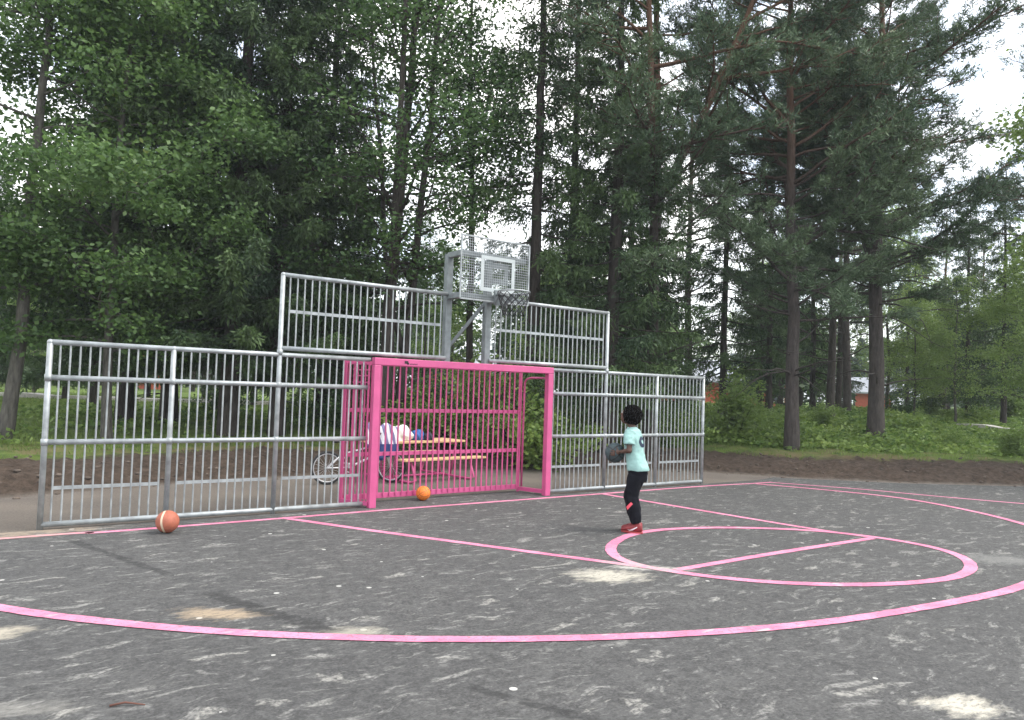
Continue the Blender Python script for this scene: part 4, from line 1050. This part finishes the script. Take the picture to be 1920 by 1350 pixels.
BSC = {1545: .42, 1715: .5, 1800: .40, 1905: .42, 1378: .85, 1425: .6, 1690: .6, 1745: .7, 1830: .7, 1895: .8, 420: .6, 560: .6, 640: .7}
for i, (px, d_, ms_, lab) in enumerate(BUSH):
    plant('bush', ms_, px, d_, lab, 'bush', 'bushes at the edge of the wood', (i*1.9) % 6.28, BSC.get(px, .75+.35*((i*29 % 10)/10)), 'foliage', 'stems')

# --- ground cover, grass, far wood: nobody could count these
def scatter(n_, pxr, dr, seed, power=1.0):
    rg = np.random.default_rng(seed); px = rg.uniform(*pxr, n_); d_ = dr[0]+(dr[1]-dr[0])*rg.uniform(0, 1, n_)**power
    hx = fw[0]*F_PX+RT[0]*(px-960); hy = fw[1]*F_PX+RT[1]*(px-960)
    return rg, CAM[0]+hx/F_PX*d_, CAM[1]+hy/F_PX*d_, px, d_
def herbs(name, n_, pxr, dr, t0, t1, hh, ll, m_, seed, label, blades=False, power=1.0, patch=None):
    rg, x, y, px, d_ = scatter(n_, pxr, dr, seed, power); t = soil_t(x, y); e = .5*wob(x*.7, y*.7); k = (t+e > t0) & (t < t1)
    if patch: k &= (wob(x*.35+3, y*.35)+rg.normal(0, .3, n_) > patch)
    x, y, t, e, px, d_ = x[k], y[k], t[k], e[k], px[k], d_[k]; z = height(x, y, t)
    cl = .45+.6*np.clip(wob(x*1.3, y*1.3)+.3, 0, 1)+.75*np.clip(wob(x*.5+9, y*.5), 0, 1)
    if blades:
        reps = 5; C = np.repeat(np.stack([x, y, z-.02], 1), reps, 0)+rg.normal(0, .05, (len(x)*reps, 3))*np.array([1, 1, .1])
        D = rg.normal(size=C.shape)*np.array([.45, .45, 0])+np.array([0, 0, 1]); L_ = hh*np.repeat(cl, reps)*rg.uniform(.4, 1.2, len(C)); Wd = np.full(len(C), ll)*rg.uniform(.6, 1.3, len(C))
        tint = np.repeat(np.clip(.4+.35*wob(x*.9, y*.9), 0, 1), reps)+rg.uniform(-.2, .3, len(C))
    else:
        reps = 6; hgt = hh*cl*np.where((px > 1740) & (d_ > 18.5) & (d_ < 28), .3, 1)*np.clip((t+e-t0)/1.0, .35, 1); C = np.repeat(np.stack([x, y, z], 1), reps, 0)
        C[:, 2] += np.repeat(hgt, reps)*rg.uniform(.3, 1, len(C)); C[:, :2] += rg.normal(0, .11, (len(C), 2))
        D = rg.normal(size=C.shape)*np.array([1, 1, .3]); L_ = ll*rg.uniform(.5, 1.3, len(C)); Wd = L_*.6
        tint = np.repeat(np.clip(.45+.35*wob(x*.8, y*.8), 0, 1), reps)+rg.uniform(-.3, .3, len(C))
    me = leafmesh(name, C, D, L_, Wd, m_, tint, rg); return tag(link(name, me), label, None, None, 'stuff')
o = herbs('ground_cover', 34000, (980, 2350), (14, 38), 3.0, 60, .42, .13, M_fern, 71, 'leafy green undergrowth covering the bank right of the fence', power=.75); o['category'] = 'undergrowth'
o = herbs('ground_cover', 12000, (-500, 1000), (10, 30), 3.4, 9.5, .24, .12, M_fern, 72, 'patchy low undergrowth under the spruces behind the left fence', power=.8, patch=.15); o['category'] = 'undergrowth'
o = herbs('grass', 30000, (-500, 2350), (9.5, 30), 1.9, 30, .13, .012, M_grass, 73, 'green and dry grass behind the soil bank', True, power=.9); o['category'] = 'grass'
# small stones and clods on the soil bank
rg, x, y, px, d_ = scatter(2600, (-300, 2300), (9, 20), 74); t = soil_t(x, y); k = (t > -.15) & (t < 2.2); x, y, t = x[k], y[k], t[k]
mb = MB()
for a, b_, q in zip(x, y, t):
    s_ = rg.uniform(.012, .045); mb.ball((a, b_, hz(a, b_)+s_*.2), (s_*rg.uniform(.7, 1.4), s_*rg.uniform(.7, 1.3), s_*.6), 6, 4)
o = mb.build('clods', mat('clod', (.10, .078, .062), .95, 0, .5, 3)); tag(o, 'clods and small stones scattered over the dark soil bank', 'stones', None, 'stuff')

# far wood
def farwood():
    rg = np.random.default_rng(81); W = Wood(); C = []; D = []; TT = []
    for i in range(230):
        px = rg.uniform(-700, 2700); d_ = rg.uniform(38, 95); x, y = far(px, d_); 
        if 1230 < px < 1440 and d_ < 62: continue
        if 1550 < px < 1690 and d_ < 66: continue
        if 220 < px < 350 and d_ < 50: continue
        if 830 < px < 970 and d_ < 56: continue
        zb = hz(x, y); H_ = rg.uniform(5, 9.5); W.tube([(x, y, zb-.2), (x+rg.normal(0, .1), y, zb+H_*.9)], [.16, .04], 6)
        kind = rg.uniform(); n_ = 1500; u = rg.uniform(0, 1, n_)**.8; a = rg.uniform(0, 6.283, n_)
        r_ = (2.2*(1-u)+.2) if kind < .6 else 2.3*np.sin(np.pi*(.1+.85*u))**.7
        rr_ = r_*rg.uniform(.2, 1, n_)**.5; base = .12 if kind < .6 else .25
        hh = zb+H_*(base+(1-base)*u)-.25*rr_*(kind < .6)
        layer = np.sin(u*34+a*2+i)*.2
        C.append(np.stack([x+np.cos(a)*(rr_+layer), y+np.sin(a)*(rr_+layer), hh], 1)); D.append(rg.normal(size=(n_, 3))*np.array([1, 1, .5])+np.array([0, 0, -.3])); TT.append(np.clip(rg.normal(.2+.75*(kind > .6), .18)+rg.normal(0, .15, n_), 0, 1))
    C = np.concatenate(C); D = np.concatenate(D); TT = np.concatenate(TT); n_ = len(C)
    r = empty('distant_wood', (0, 0, 0), 'far-off mixed wood closing the view behind the trees', 'wood'); r['kind'] = 'stuff'
    link('trunks', W.mesh('trunks', B_dark), r)['kind'] = 'stuff'
    L_ = rg.uniform(.25, .55, n_); link('foliage', leafmesh('foliage', C, D, L_, L_*.45, M_far, TT, rg), r)['kind'] = 'stuff'
M_far = leafmat('far_foliage', (.028, .055, .026), (.12, .19, .06), .25, .6)
farwood()

# ------------------------------------------------------------------ air
hm = bpy.data.materials.new('haze'); hm.use_nodes = True; hm.node_tree.nodes.clear()
ho = hm.node_tree.nodes.new('ShaderNodeOutputMaterial'); pv = hm.node_tree.nodes.new('ShaderNodeVolumePrincipled')
pv.inputs['Density'].default_value = .0009; pv.inputs['Color'].default_value = (.86, .93, 1, 1); hm.node_tree.links.new(pv.outputs[0], ho.inputs['Volume'])
mb = MB(); mb.box((0, 0, 14), (2400, 2400, 32)); hzo = mb.build('haze', hm); tag(hzo, 'thin pale air over the whole place', None, None, 'stuff')
